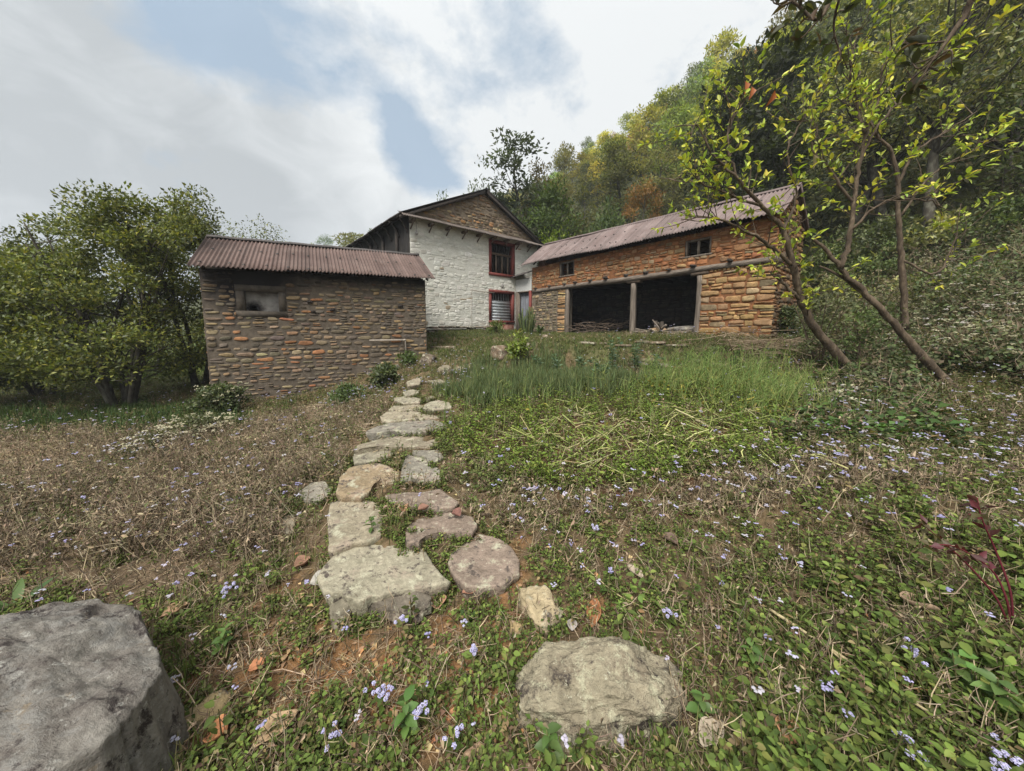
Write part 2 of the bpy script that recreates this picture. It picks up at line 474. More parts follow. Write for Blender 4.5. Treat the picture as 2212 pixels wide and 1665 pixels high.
def one_stone(mb, W, u, w, zm, h, g, st, mat, ang, K):
                hh = h * random.uniform(.80, 1.10)
                zc = zm + random.uniform(-.08, .08) * h
                aw, ah = max((w - g) / 2, .012), max((hh - g) / 2, .010)
                p = random.uniform(*st['p'])
                cs, sn = np.cos(ang), np.sin(ang)
                x = np.sign(cs) * np.abs(cs) ** (2 / p) * aw
                y = np.sign(sn) * np.abs(sn) ** (2 / p) * ah
                j = 1 + rng.normal(0, st['jit'], K)
                x = x * j; y = y * j
                tilt = random.gauss(0, st.get('tilt', .05)); y = y + x * tilt
                taper = random.gauss(0, .12); y = y * (1 + taper * x / aw)
                uc = u + w / 2
                dp = random.uniform(*st['d'])
                sx, sy = random.gauss(0, .25), random.gauss(0, .25)
                V = []
                for sc, dd in ((1.0, -.015), (.95, dp * .55), (.78, dp), (.4, dp * 1.08)):
                    o = dd + dp * .35 * (sx * x / aw + sy * y / ah) * (sc < .9) + rng.normal(0, dp * .06, K)
                    V.append(W.at(0, 0)[None, :] + np.outer(uc + x * sc, W.e) + np.outer(zc + y * sc, UP) + np.outer(o, W.n))
                V.append(W.at(uc, zc, dp * 1.1)[None, :])
                V = np.concatenate(V)
                Fq = [(r * K + k, r * K + (k + 1) % K, (r + 1) * K + (k + 1) % K, (r + 1) * K + k) for r in range(3) for k in range(K)]
                Fq += [(3 * K + k, 3 * K + (k + 1) % K, 4 * K) for k in range(K)]
                c = palette(st['pal'], 1, st.get('cj', .16), st.get('w'))[0]
                if 'tone' in st: c = st['tone'](uc, zc, c)
                mb.add(V, Fq, mat, c)

SHED_ST = dict(h=(.085, .135), ar=(1.3, 3.1), gap=.032, p=(2.2, 3.6), jit=.08, d=(.006, .022), skip=.09, split=.2,
               pal=[(.15, .115, .078), (.20, .15, .095), (.25, .165, .09), (.27, .13, .062), (.11, .088, .068), (.30, .225, .14)],
               w=[.31, .27, .14, .05, .17, .06])
GABLE_ST = dict(h=(.10, .17), ar=(1.1, 2.8), gap=.03, p=(2.2, 3.4), jit=.07, d=(.012, .03), skip=.08,
                pal=[(.24, .18, .115), (.20, .155, .105), (.32, .18, .085), (.40, .30, .19), (.15, .115, .08)], w=[.34, .28, .18, .07, .13])
BARN_UP = dict(h=(.10, .19), ar=(.8, 2.2), gap=.020, p=(3.0, 6), jit=.07, d=(.006, .032), skip=.07, split=.55, tilt=.08,
               pal=[(.25, .14, .068), (.22, .13, .068), (.26, .115, .05), (.22, .16, .095), (.16, .105, .06)], w=[.3, .22, .22, .14, .12])
BARN_LO = dict(h=(.10, .20), ar=(1.1, 2.8), gap=.015, p=(4.0, 8), jit=.05, d=(.010, .045), skip=.02, split=.45, corner=True,
               pal=[(.30, .19, .085), (.27, .17, .085), (.25, .145, .065), (.33, .24, .14), (.20, .145, .085)], w=[.32, .26, .2, .1, .12])
BARN_LEFT = dict(h=(.11, .19), ar=(.9, 2.2), split=.5, gap=.03, p=(2.3, 3.6), jit=.06, d=(.01, .03), skip=.05,
                 pal=[(.21, .165, .10), (.18, .145, .095), (.27, .20, .115), (.15, .12, .08)])
BARN_SIDE = dict(h=(.11, .19), split=.5, ar=(1.0, 2.6), gap=.016, p=(3.2, 6), jit=.05, d=(.015, .05), skip=.03,
                 pal=[(.19, .115, .06), (.16, .10, .055), (.22, .12, .055), (.12, .085, .055)])
WHITE_ST = dict(h=(.11, .20), ar=(.9, 2.4), split=.55, gap=.010, p=(2.6, 4.5), jit=.08, d=(.001, .012), skip=.22, tilt=.09, cj=.035,
                pal=[(.60, .58, .525), (.56, .545, .49), (.63, .61, .555), (.48, .455, .40), (.36, .29, .21)], w=[.42, .30, .22, .045, .015])
def white_tone(u, z, c):
    lo = HOUSE_Z0 + .55
    if z < lo:
        k = (lo - z) / .6 + random.gauss(0, .18)
        k = min(max(k, 0), .85)
        return c * (1 - k) + np.array([.30, .21, .14]) * k
    return c
WHITE_ST['tone'] = white_tone

def corrugated(mb, E0, E1, R0, R1, wl, amp, rows=7, sheet=.78, mat=0, lich=(-.2, -.2), wobble=.01, screws=None, smat=1, tone=1.0):
    """sheet from the eave line E0-E1 up to the ridge line R0-R1"""
    E0, E1, R0, R1 = [np.asarray(v, float) for v in (E0, E1, R0, R1)]
    Ln = np.linalg.norm(E1 - E0)
    nu = int(Ln / wl * 7) + 1
    nrmv = nrm(np.cross(E1 - E0, R0 - E0)); nrmv = nrmv if nrmv[2] > 0 else -nrmv
    U = np.linspace(0, 1, nu); T = np.linspace(0, 1, rows)
    ns = int(Ln / sheet) + 2
    sh_t = rng.normal(1, .06, ns); sh_o = rng.normal(0, .012, ns); sh_l = rng.normal(0, .035, ns)
    wv = np.clip(rng.normal(1, .09, int(Ln / wl) + 2), .75, 1.25)
    V = []; C = []
    for t in T:
        A = E0 + (R0 - E0) * t; B = E1 + (R1 - E1) * t
        k = np.minimum((U * Ln / sheet).astype(int), ns - 1)
        P = A + np.outer(U, B - A)
        off = amp * np.cos(U * Ln / wl * 2 * math.pi) + wobble * np.sin(U * Ln * 1.1 + t * 3) + wobble * .6 * np.sin(U * Ln * 2.7 - t * 2) + sh_o[k] * (.3 if t > 0 else .3)
        P = P + np.outer(off, nrmv)
        if t == 0: P = P - np.outer(np.maximum(sh_l[k], -.02), nrm(R0 - E0))
        V.append(P)
        tn = sh_t[k] * tone
        ed = ((U * Ln / sheet) % 1) < .05
        tn = np.where(ed, tn * .72, tn) * wv[np.minimum((U * Ln / wl).astype(int), len(wv) - 1)] * (1 + .05 * np.sin(t * 9 + sh_t[k] * 40))
        C.append(np.stack([tn, tn, tn, np.full(nu, lich[0] + (lich[1] - lich[0]) * t)], 1))
    V = np.concatenate(V); C = np.concatenate(C)
    i = np.arange(nu - 1)
    Fq = np.concatenate([np.stack([r * nu + i, r * nu + i + 1, (r + 1) * nu + i + 1, (r + 1) * nu + i], 1) for r in range(rows - 1)])
    mb.add(V, Fq, mat, C)
    if screws:
        for t in screws:
            x = random.uniform(.1, .3)
            while x < Ln:
                u = round(x / wl) * wl / Ln
                if u < 1:
                    tt = t + random.gauss(0, .012)
                    A = E0 + (R0 - E0) * tt; B = E1 + (R1 - E1) * tt
                    p = A + (B - A) * u + nrmv * (amp * .95)
                    tube(mb, [p - nrmv * .006, p + nrmv * .007, p + nrmv * .016], [.027, .027, .010], 7, smat)
                x += random.uniform(.26, .46)

def ridge_cap(mb, R0, R1, dirs, w, mat=0, lift=.03):
    R0, R1 = np.asarray(R0, float), np.asarray(R1, float)
    n = 24
    V = []
    for k in range(n):
        p = R0 + (R1 - R0) * k / (n - 1) + UP * (lift + .006 * math.sin(k * 1.7))
        V += [p + nrm(dirs[0]) * w, p + UP * .012, p + nrm(dirs[1]) * w]
    Fq = [(3 * k + j, 3 * k + 3 + j, 3 * k + 4 + j, 3 * k + 1 + j) for k in range(n - 1) for j in (0, 1)]
    mb.add(np.array(V), Fq, mat, (.8, .8, .8, -.3))

def solid(o, t=.006):
    m = o.modifiers.new('thickness', 'SOLIDIFY'); m.thickness = t; m.offset = -1
    return o

def Zr(z): return z + EYE

# ------------------------------------------------------------------ the barn on the right
bR = PX(1662, 735, 7.9)
az = math.radians(-39.3)
bd = np.array([math.sin(az), math.cos(az), 0]); bb = np.array([bd[1], -bd[0], 0])   # along (to the far left corner), and back
BL, BD = 8.43, 2.5
WB = Wall(bR, bd, -bb)
barn = thing('stone_barn', 'long barn of orange mud-laid stone with an open ground floor and faded red metal roof', 'barn', (bR[0], bR[1], h1(bR[0], bR[1])))
B0, BE = Zr(-.9), Zr(2.62)
beam0, beam1 = Zr(1.565), Zr(1.71)
tR, tC, tL = 1.62, 3.58, 6.50
wR = (1.42, 2.10, Zr(1.98), Zr(2.47)); wL = (6.10, 6.86, Zr(2.02), Zr(2.60))
mb = MB()
backing(mb, WB, 0, BL, beam1, BE, [wR, wL], .38, 0)
backing(mb, WB, 0, tR, B0, beam1 - .006, [], .38, 0)
backing(mb, WB, tL, BL, B0, beam1 - .006, [], .38, 2)
stones(mb, WB, 0, BL, beam1 + .03, BE, [wR, wL], BARN_UP)
stones(mb, WB, -.03, tR, Zr(-.6), beam0, [], BARN_LO)
stones(mb, WB, tL + .45, BL + .01, Zr(-.6), beam0, [], BARN_LEFT)
stones(mb, WB, tL + .02, tL + .45, Zr(-.6), beam0, [], dict(BARN_LO, ar=(1.5, 2.6)))
# the one pale slab
mb.build('front_wall', [M['mud'], M['stone_barn'], M['mortar']], barn, smooth=True)
# gable ends
def barn_top(hw):
    def f(v): return BE + (.86 * (v / 1.1) if v < 1.1 else .86 * (1 - (v - 1.1) / (BD - 1.1) * .92))
    return f
bt = barn_top(0)
WE = Wall(bR, bb, -bd)
mb = MB(); backing(mb, WE, .385, BD, B0, BE, [], .38, 0, top=bt); stones(mb, WE, .0, BD, Zr(-.6), BE + .8, [], BARN_SIDE, top=bt)
backing(mb, WE, 0.0, .38, BE + .004, BE + .01, [], .38, 0, top=bt)
mb.build('gable_wall', [M['mud'], M['stone_barn']], barn, smooth=True)
WF = Wall(WB.at(BL, 0), bb, bd)
mb = MB(); backing(mb, WF, .385, BD, B0, BE, [], .38, 0, top=bt); stones(mb, WF, 0, BD, Zr(-.5), BE + .8, [], BARN_SIDE, top=bt)
mb.build('gable_wall', [M['mud'], M['stone_barn']], barn, smooth=True)
WK = Wall(WB.at(.4, 0, -BD + .3), bd, -bb)
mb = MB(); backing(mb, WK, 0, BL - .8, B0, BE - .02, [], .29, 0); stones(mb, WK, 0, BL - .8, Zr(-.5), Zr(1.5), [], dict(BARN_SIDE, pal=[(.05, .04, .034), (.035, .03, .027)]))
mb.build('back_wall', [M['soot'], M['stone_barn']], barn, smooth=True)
mb = MB(); obox(mb, WB.at(.385, beam1 + .02, -.385), bd * (BL - .77), -(-bb) * (BD - .7), UP * .06, 0)
for k in range(14):
    u = .6 + k * .56
    obox(mb, WB.at(u, beam1 - .10, -.385), bd * .10, bb * (BD - .7), UP * .115, 0, jit=.004)
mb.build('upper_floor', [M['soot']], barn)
mb = MB()
nB = 26
us = np.linspace(-.06, BL - .05, nB)
V = []
for i, u in enumerate(us):
    s = .012 * math.sin(u * 1.3) + random.gauss(0, .004)
    for (dz, dd) in ((beam0 + s, .055), (beam0 + s, -.30), (beam1 + s * .5 - .008, -.30), (beam1 + s * .5 - .008, .05)):
        V.append(WB.at(u, dz, dd + random.gauss(0, .003)))
Fq = [(4 * i + a, 4 * i + 4 + a, 4 * i + 4 + (a + 1) % 4, 4 * i + (a + 1) % 4) for i in range(nB - 1) for a in range(4)] + [(0, 1, 2, 3), (4 * nB - 4, 4 * nB - 1, 4 * nB - 2, 4 * nB - 3)]
mb.add(np.array(V), Fq, 0)
mb.build('beam', [M['grey_wood_h']], barn)
for t0, wdt, capital in ((tR - .02, .125, True), (tC, .14, True), (tL - .12, .14, False)):
    mb = MB()
    gz = h1(*WB.at(t0, 0)[:2]) - .05
    n = 9; V = []
    for i in range(n):
        f = i / (n - 1); z = gz + (beam0 - .01 - (.09 if capital else 0) - gz) * f
        ww = wdt * (1.06 - .12 * f) + random.gauss(0, .003); o = .008 * math.sin(f * 5 + t0)
        for a, d in ((0, .02), (ww, .02), (ww, -.14), (0, -.14)): V.append(WB.at(t0 + a + o, z, d))
    Fq = [(4 * i + a, 4 * i + (a + 1) % 4, 4 * i + 4 + (a + 1) % 4, 4 * i + 4 + a) for i in range(n - 1) for a in range(4)] + [(4 * n - 4, 4 * n - 3, 4 * n - 2, 4 * n - 1)]
    mb.add(np.array(V), Fq, 0)
    po = mb.build('post', [M['grey_wood']], barn)
    if capital:
        mb = MB(); WB.box(mb, t0 - .16, t0 + wdt + .16, beam0 - .085, beam0 - .012, -.15, .03, jit=.006)
        mb.build('capital', [M['brown_wood']], po)
for u in (.9, 1.75, 2.45, 3.15, 3.85, 4.6, 5.25, 5.95, 6.5, 7.3, 8.1):
    mb = MB(); w = random.uniform(.08, .14)
    WB.box(mb, u, u + w, beam1 + .006, beam1 + random.uniform(.05, .08), -.2, random.uniform(.07, .16), jit=.008)
    mb.build('joist_end', [M['dark_wood']], barn)
for (u0, u1, z0, z1), mul in ((wR, 1), (wL, 1)):
    mb = MB(); f = .055
    WB.box(mb, u0, u0 + f, z0 + f, z1, -.2, -.02); WB.box(mb, u1 - f, u1, z0 + f, z1, -.2, -.02)
    WB.box(mb, u0 - .03, u1 + .03, z0 + .004, z0 + f - .003, -.2, .015); WB.box(mb, u0 + f + .003, u1 - f - .003, z1 - f, z1 - .004, -.2, -.03)
    wo = mb.build('window', [M['grey_wood']], barn)
    mb = MB(); c = (u0 + u1) / 2; WB.box(mb, c - .03, c + .03, z0 + f + .002, z1 - f - .002, -.12, -.04)
    mb.build('mullion', [M['grey_wood']], wo)
    for k in range(3):
        z = z0 + .14 + k * .12; mb = MB(); WB.box(mb, u0 + f + .002, u1 - f - .002, z, z + .016, -.16, -.13); mb.build('window_bar', [M['dark_wood']], wo)
# roof: eave and ridge lines
e_r = WB.at(-.14, Zr(2.62), .34); e_l = WB.at(BL + .34, Zr(2.74), .34)
r_r = WB.at(-.14, Zr(3.56), -1.1); r_l = WB.at(BL + .34, Zr(3.84), -1.1)
k_r = WB.at(-.14, Zr(2.62), -BD - .15); k_l = WB.at(BL + .34, Zr(2.8), -BD - .15)
roof = MB(); corrugated(roof, e_l, e_r, r_l, r_r, .085, .019, 8, .80, lich=(.10, -.24), screws=(.18, .60), wobble=.018)
ro = solid(roof.build('roof', [M['roof_barn'], M['black']], barn, smooth=True))
roof = MB(); corrugated(roof, k_l, k_r, r_l, r_r, .085, .019, 5, .80, lich=(-.05, -.2)); solid(roof.build('roof', [M['roof_barn']], barn, smooth=True))
mb = MB(); ridge_cap(mb, r_l, r_r, (e_r - r_r, k_r - r_r), .13); solid(mb.build('ridge_cap', [M['roof_barn']], ro), .004)
mb = MB()
for u in np.arange(.15, BL + .2, .72):
    a = WB.at(u, Zr(2.62 + .014 * u) - .06, .26); b = WB.at(u, Zr(3.55 + .033 * u) - .07, -1.05)
    tube(mb, [a, b], .028, 6)
mb.build('rafters', [M['dark_wood']], barn)

# ------------------------------------------------------------------ the whitewashed house
hA = PX(888, 600, 11.8)
az = math.radians(48.2)
he = np.array([math.sin(az), math.cos(az), 0]); hn = np.array([he[1], -he[0], 0])   # along the facade, outward
if hn[1] > 0: hn = -hn
WH = Wall(hA, he, hn)
HW, HL = 6.45, 6.6
HOUSE_Z0 = Zr(-.30)
HE, HR = Zr(3.98), Zr(5.50)
house = thing('white_house', 'two-storey whitewashed stone house with red windows and a brown stone gable', 'house', (hA[0], hA[1], h1(hA[0], hA[1])))
def wrect(x0, y0, x1, y1):
    a, b = WH.uz(x0, (y0 + y1) / 2)[0], WH.uz(x1, (y0 + y1) / 2)[0]
    m = (x0 + x1) / 2
    return (a, b, WH.uz(m, y1)[1], WH.uz(m, y0)[1])
hw1 = wrect(1056, 522, 1110, 597); hw2 = wrect(1056, 628, 1109, 698)
gt = lambda u: HE + (HR - HE) * (1 - abs(u - HW / 2) / (HW / 2))
mb = MB(); backing(mb, WH, 0, HW, Zr(-.9), HE, [hw1, hw2], .42, 0, (.565, .55, .495))
stones(mb, WH, 0, HW, HOUSE_Z0 - .1, HE, [hw1, hw2], WHITE_ST)
mb.build('front_wall', [M['white'], M['white']], house, smooth=True)
mb = MB(); backing(mb, WH, 0.02, HW - .02, HE + .004, HE + .01, [], .40, 0, top=lambda u: gt(u) - .02)
stones(mb, WH, 0.02, HW - .02, HE + .02, HR, [], GABLE_ST, top=gt)
mb.build('gable_wall', [m_noise('gable_mortar', (.12, .095, .068), (.25, .20, .145), 7, bs=.6, bd=.02, c3=(.18, .14, .10)), M['stone_shed']], house, smooth=True)
# side and back walls
WHL = Wall(WH.at(0, 0), -hn, -he); WHR = Wall(WH.at(HW, 0), -hn, he); WHB = Wall(WH.at(0, 0, -HL), he, -hn)
mb = MB(); backing(mb, WHL, .425, HL, Zr(-.9), Zr(1.5), [], .35, 0, (.5, .49, .45)); mb.build('side_wall', [M['white']], house)
mb = MB(); backing(mb, WHL, .425, HL, Zr(1.506), HE, [], .30, 0); WHL.box(mb, .02, .40, Zr(1.5), HE - .02, .004, .03); mb.build('plank_wall', [M['soot']], house)
mb = MB(); backing(mb, WHR, .425, HL, Zr(-.9), HE, [], .35, 0, (.17, .13, .09)); stones(mb, WHR, .0, 1.2, Zr(1), HE, [], GABLE_ST); mb.build('side_wall', [M['mortar'], M['stone_shed']], house, smooth=True)
mb = MB(); backing(mb, WHB, 0, HW, Zr(-.9), HE, [], .3, 0, (.5, .49, .45)); mb.build('back_wall', [M['white']], house)
for u in (.95, 2.3, 3.7, 5.0):
    mb = MB(); WHL.box(mb, u, u + .11, Zr(2.3), Zr(3.69), .01, .1); mb.build('gallery_post', [M['dark_wood']], house)
# main roof
ov = .42
def roofpt(u, z, d): return WH.at(u, z, d)
slope = (HR - HE) / (HW / 2)
eL, eR = -ov, HW + ov
zeL = HE - slope * ov * .8 + .05
for (ue, nm) in ((eL, 0), (eR, 1)):
    mb = MB()
    corrugated(mb, roofpt(ue, zeL, .22), roofpt(ue, zeL, -HL - .3), roofpt(HW / 2, HR + .10, .22), roofpt(HW / 2, HR + .10, -HL - .3), .085, .018, 6, .8)
    ro = solid(mb.build('roof', [M['roof_dark']], house, smooth=True))
    if nm == 0:
        mb = MB(); ridge_cap(mb, roofpt(HW / 2, HR + .10, .23), roofpt(HW / 2, HR + .10, -HL - .3), (he + UP * -.45, -he + UP * -.45), .14)
        solid(mb.build('ridge_cap', [M['roof_dark']], ro), .004)
for sgn, ue in ((1, eL), (-1, eR)):
    mb = MB()
    a = roofpt(ue, zeL - .07, .19); b = roofpt(HW / 2 - sgn * .05, HR + .035, .19)
    obox(mb, a, b - a, UP * -.12, hn * -.05); mb.build('verge_board', [M['dark_wood']], house)
for k in range(9):      # rafter tails with curved struts along the left eave
    d = -.15 - k * .72
    mb = MB(); tube(mb, [roofpt(eL + .05, zeL - .05, d), roofpt(.5, zeL + slope * .8 - .02, d)], .045, 6)
    tube(mb, spline([roofpt(eL + .12, zeL - .08, d), roofpt(-.16, zeL - .22, d), roofpt(-.01, zeL - .52, d)], 4), .035, 6)
    mb.build('rafter_tail', [M['dark_wood']], house)
# skirt roof across the gable
s0 = WH.at(-.42, Zr(3.74), .42); s1 = WH.at(HW + .35, Zr(3.86), .42); q0 = WH.at(-.42, Zr(3.98), .0); q1 = WH.at(HW + .35, Zr(4.08), .0)
mb = MB(); corrugated(mb, s0, s1, q0, q1, .085, .016, 3, .8, lich=(-.1, -.2)); sk = solid(mb.build('skirt_roof', [M['roof_skirt']], house, smooth=True), .005)
for k in range(10):
    u = -.02 + k * .71
    mb = MB(); z = Zr(3.67) + .016 * u
    WH.box(mb, u, u + .09, z - .005, z + .075, -.05, .34, jit=.005)
    tube(mb, [WH.at(u + .045, z, .27), WH.at(u + .045, z - .2, .01)], .028, 5)
    mb.build('rafter_tail', [M['brown_wood']], sk)
def red_window(r, parent):
    u0, u1, z0, z1 = r; f = .11
    mb = MB()
    WH.box(mb, u0 - .01, u0 + f, z0 + f, z1 - f, -.22, .045); WH.box(mb, u1 - f, u1 + .01, z0 + f, z1 - f, -.22, .045)
    WH.box(mb, u0 - .03, u1 + .03, z0 - .01, z0 + f - .002, -.22, .06); WH.box(mb, u0 - .02, u1 + .02, z1 - f + .002, z1 + .01, -.22, .05)
    w = mb.build('window', [M['red_paint']], parent)
    return w, (u0 + f, u1 - f, z0 + f, z1 - f)
w1, (a, b, c, d) = red_window(hw1, house); w1['label'] = 'red-framed upper window with dark wooden bars'
m = c + (d - c) * .62
for k in range(9):
    u = a + (b - a) * (k + .5) / 9; mb = MB(); WH.box(mb, u - .012, u + .012, c + .003, d - .003, -.16, -.13)
    mb.build('window_bar', [M['dark_wood']], w1)
mb = MB(); WH.box(mb, a + .003, b - .003, m, m + .09, -.12, -.06); 
for k in (.28, .56, .84): WH.box(mb, a + (b - a) * k - .03, a + (b - a) * k + .03, c + .003, m - .002, -.12, -.07)
mb.build('shutter_frame', [M['brown_wood']], w1)
mb = MB()
for k in range(3):
    ua = a + (b - a) * (.03 + .28 * k + .035 * (k > 0)); WH.box(mb, ua, ua + (b - a) * .2, c + .02, m - .02, -.21, -.18, jit=.004)
mb.build('shutter', [M['dark_wood']], w1)
w2, (a, b, c, d) = red_window(hw2, house); w2['label'] = 'red-framed lower window blocked with corrugated metal'
mb = MB(); m = c + (d - c) * .74
nz = 120; zz = np.linspace(c + .004, m, nz)
off = -.075 + .026 * np.sin((zz - c) / .125 * 2 * math.pi)
V = np.concatenate([[WH.at(a + .004, z, o), WH.at(b - .05, z - .01, o + .006)] for z, o in zip(zz, off)])
mb.add(V, [(2 * i, 2 * i + 1, 2 * i + 3, 2 * i + 2) for i in range(nz - 1)], 0); solid(mb.build('metal_sheet', [M['galv']], w2, smooth=True), .003)
for k in range(8):
    u = a + (b - a) * (k + .5) / 8; mb = MB(); WH.box(mb, u - .011, u + .011, c + .003, d - .003, -.15, -.125)
    mb.build('window_bar', [M['plaster']], w2)
mb = MB(); WH.box(mb, a - .1, b + .1, HOUSE_Z0 - .2, c - .14, -.02, .035, jit=.006); mb.build('red_apron', [m_noise('worn_red_wash', (.20, .055, .035), (.40, .25, .19), 7, bs=.3, bd=.01)], house)
u_, z_ = WH.uz(1084, 617)
mb = MB(); tube(mb, [WH.at(u_, z_, -.02), WH.at(u_, z_, .03), WH.at(u_, z_, .036)], [.085, .085, .05], 14, 0); mb.build('vent_pipe', [M['plaster']], house)
u_, z_ = WH.uz(1016, 626); u2, z2 = WH.uz(1058, 633)
mb = MB(); tube(mb, [WH.at(u_, z_, .05), WH.at((u_ + u2) / 2, (z_ + z2) / 2 - .01, .055), WH.at(u2 + .2, z2 + .02, .06)], .016, 6); tube(mb, [WH.at(u_, z_, .05), WH.at(u_ + .02, z_ - 1.9, .04)], .006, 5)
mb.build('wire', [M['pipe']], house)
u_, z_ = WH.uz(896, 503)
bulb = thing('light_bulb', 'clear light bulb hanging on a cord at the corner of the white house', 'bulb', WH.at(u_, z_ - .1, .12))
mb = MB(); tube(mb, [WH.at(u_, z_ + .38, .12), WH.at(u_, z_ + .05, .12)], .006, 5); mb.build('cord', [M['black']], bulb)
mb = MB(); tube(mb, [WH.at(u_, z_ + .06, .12), WH.at(u_, z_ + .02, .12), WH.at(u_, z_ - .03, .12), WH.at(u_, z_ - .075, .12), WH.at(u_, z_ - .09, .12)], [.02, .024, .045, .04, .012], 10); mb.build('glass_bulb', [M['plaster']], bulb, smooth=True)

# ------------------------------------------------------------------ lean-to with the door between house and barn
pA = WH.at(WH.uz(1113, 660)[0], 0, .03); pB = WB.at(BL + .02, 0, .02)
dv = pB - pA; LW = float(np.linalg.norm(dv[:2])); le = nrm(dv); ln_ = np.array([le[1], -le[0], 0])
if ln_[1] > 0: ln_ = -ln_
WL = Wall(pA, le, ln_)
lean = thing('lean_to', 'small lean-to with a grey door and tin roof squeezed between white house and barn', 'lean-to', (*((pA + pB) / 2)[:2], h1(*((pA + pB) / 2)[:2])))
def lz(y): return WL.uz(1128, y)[1]
dz0, dz1 = Zr(-.5), lz(629)
mb = MB(); backing(mb, WL, 0, LW, dz1, lz(603), [], .2, 0, (.46, .46, .45)); mb.build('wall', [M['white']], lean)
mb = MB()
for k in range(5): WL.box(mb, .2 + k * (LW - .32) / 5, .2 + (k + 1) * (LW - .32) / 5 - .006, dz0, dz1 - .02, -.16, -.12)
dr = mb.build('door', [m_noise('blue_grey_door', (.07, .075, .085), (.17, .18, .20), 4, (3, 3, .5), bs=.2)], lean)
mb = MB(); WL.box(mb, .02, .10, dz0, dz1 - .003, -.1, .03); WL.box(mb, .12, .19, dz0, dz1 - .06, -.1, .02); WL.box(mb, .195, LW - .13, dz1 - .055, dz1 - .003, -.1, .02)
mb.build('door_frame', [M['grey_wood']], lean)
mb = MB(); WL.box(mb, LW - .12, LW - .03, dz0, dz1 - .003, -.1, .03); mb.build('door_post', [M['red_paint']], lean)
za = lz(599)
mb = MB(); corrugated(mb, WL.at(-.25, za - .05, .35), WL.at(LW - .03, za + .06, .35), WL.at(-.25, za + .30, -.5), WL.at(LW - .03, za + .35, -.5), .085, .018, 3); solid(mb.build('roof', [M['roof_dark']], lean, smooth=True))

# ------------------------------------------------------------------ the shed on the left
E_l = PX(405, 570, 6.6); E_r = PX(940, 601, 9.13)
d_ = E_r - E_l; sL = float(np.linalg.norm(d_[:2]))
se = nrm(np.array([d_[0], d_[1], 0])); sb = np.array([-se[1], se[0], 0])
OV = .30
WS = Wall(E_l + sb * OV, se, -sb)
u_l = WS.uz(441, 700)[0]; u_r = WS.uz(920, 690)[0]
ze0, ze1 = E_l[2], E_r[2]
SD = 2.6
def eave(u): return ze0 + (ze1 - ze0) * (u / sL)
shed = thing('stone_shed', 'low brown stone shed with a mauve corrugated roof beside the stone path', 'shed', WS.at((u_l + u_r) / 2, h1(*WS.at((u_l + u_r) / 2, 0)[:2])))
a, zt = WS.uz(524, 627); b, _ = WS.uz(602, 627); zb = WS.uz(563, 673)[1]
sw = (a, b, zb, zt)
z_lo = Zr(-2.1)
ztop = eave(u_l) - .04
fr = (a - .13, b + .12, zb - .12, zt + .5)
mb = MB(); backing(mb, WS, u_l, u_r, z_lo, ztop, [sw], .36, 0, top=lambda u: eave(u) - .02)
SHED_H = [(fr[0], fr[1], fr[2], fr[3])]
def soot_shade_tone(u, z, c):
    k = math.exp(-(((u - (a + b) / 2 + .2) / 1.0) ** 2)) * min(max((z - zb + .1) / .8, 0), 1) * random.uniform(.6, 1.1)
    k = min(k + random.uniform(.5, 1.1) * min(max((z - (eave(u) - .42)) / .3, 0), 1), .92)  # top stones darkened for soot and for eave shadow put into their colour
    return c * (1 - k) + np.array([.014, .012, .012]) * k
stones(mb, WS, u_l, u_r, Zr(-1.75), ztop, SHED_H, dict(SHED_ST, tone=soot_shade_tone))
mm, nt, o_ = nodes('shed_mortar')      # mud mortar, smoked black around and above the window
tc = N_(nt, 'ShaderNodeTexCoord'); t1 = tex(nt, 7, 7, .65); r1 = ramp(nt, t1.outputs[0], [(.3, (.068, .054, .040)), (.5, (.10, .08, .06)), (.7, (.145, .116, .086))])
wc = WS.at((a + b) / 2 - .2, zt + .32) - np.array(shed.location)
vm = N_(nt, 'ShaderNodeVectorMath', operation='DISTANCE'); vm.inputs[1].default_value = wc
nt.links.new(tc.outputs['Object'], vm.inputs[0])
t2 = tex(nt, 3.0, 6, .7); ma = N_(nt, 'ShaderNodeMath', operation='MULTIPLY_ADD'); ma.inputs[1].default_value = -1.1
nt.links.new(t2.outputs[0], ma.inputs[0]); nt.links.new(vm.outputs['Value'], ma.inputs[2])
r2 = ramp(nt, ma.outputs[0], [(.0, (1, 1, 1)), (.62, (0, 0, 0))])
cc = mixc(nt, r1.outputs[0], (.012, .010, .010), r2.outputs[0])
sz_ = N_(nt, 'ShaderNodeSeparateXYZ'); nt.links.new(tc.outputs['Object'], sz_.inputs[0])      # ragged black band under the eave: soot, with the eave's shadow painted in
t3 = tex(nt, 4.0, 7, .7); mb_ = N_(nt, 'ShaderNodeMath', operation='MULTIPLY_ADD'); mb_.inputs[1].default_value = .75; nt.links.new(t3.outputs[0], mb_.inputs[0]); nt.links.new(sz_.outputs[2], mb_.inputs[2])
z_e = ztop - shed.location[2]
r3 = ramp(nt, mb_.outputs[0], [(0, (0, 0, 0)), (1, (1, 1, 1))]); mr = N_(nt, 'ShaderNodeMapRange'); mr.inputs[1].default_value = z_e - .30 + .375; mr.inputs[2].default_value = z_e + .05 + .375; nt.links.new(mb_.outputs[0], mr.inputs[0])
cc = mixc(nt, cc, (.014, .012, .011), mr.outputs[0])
bsdf(nt, o_, cc, .9, bump(nt, t1.outputs[0], .6, .02))
mb.build('front_wall', [mm, M['stone_shed']], shed, smooth=True)
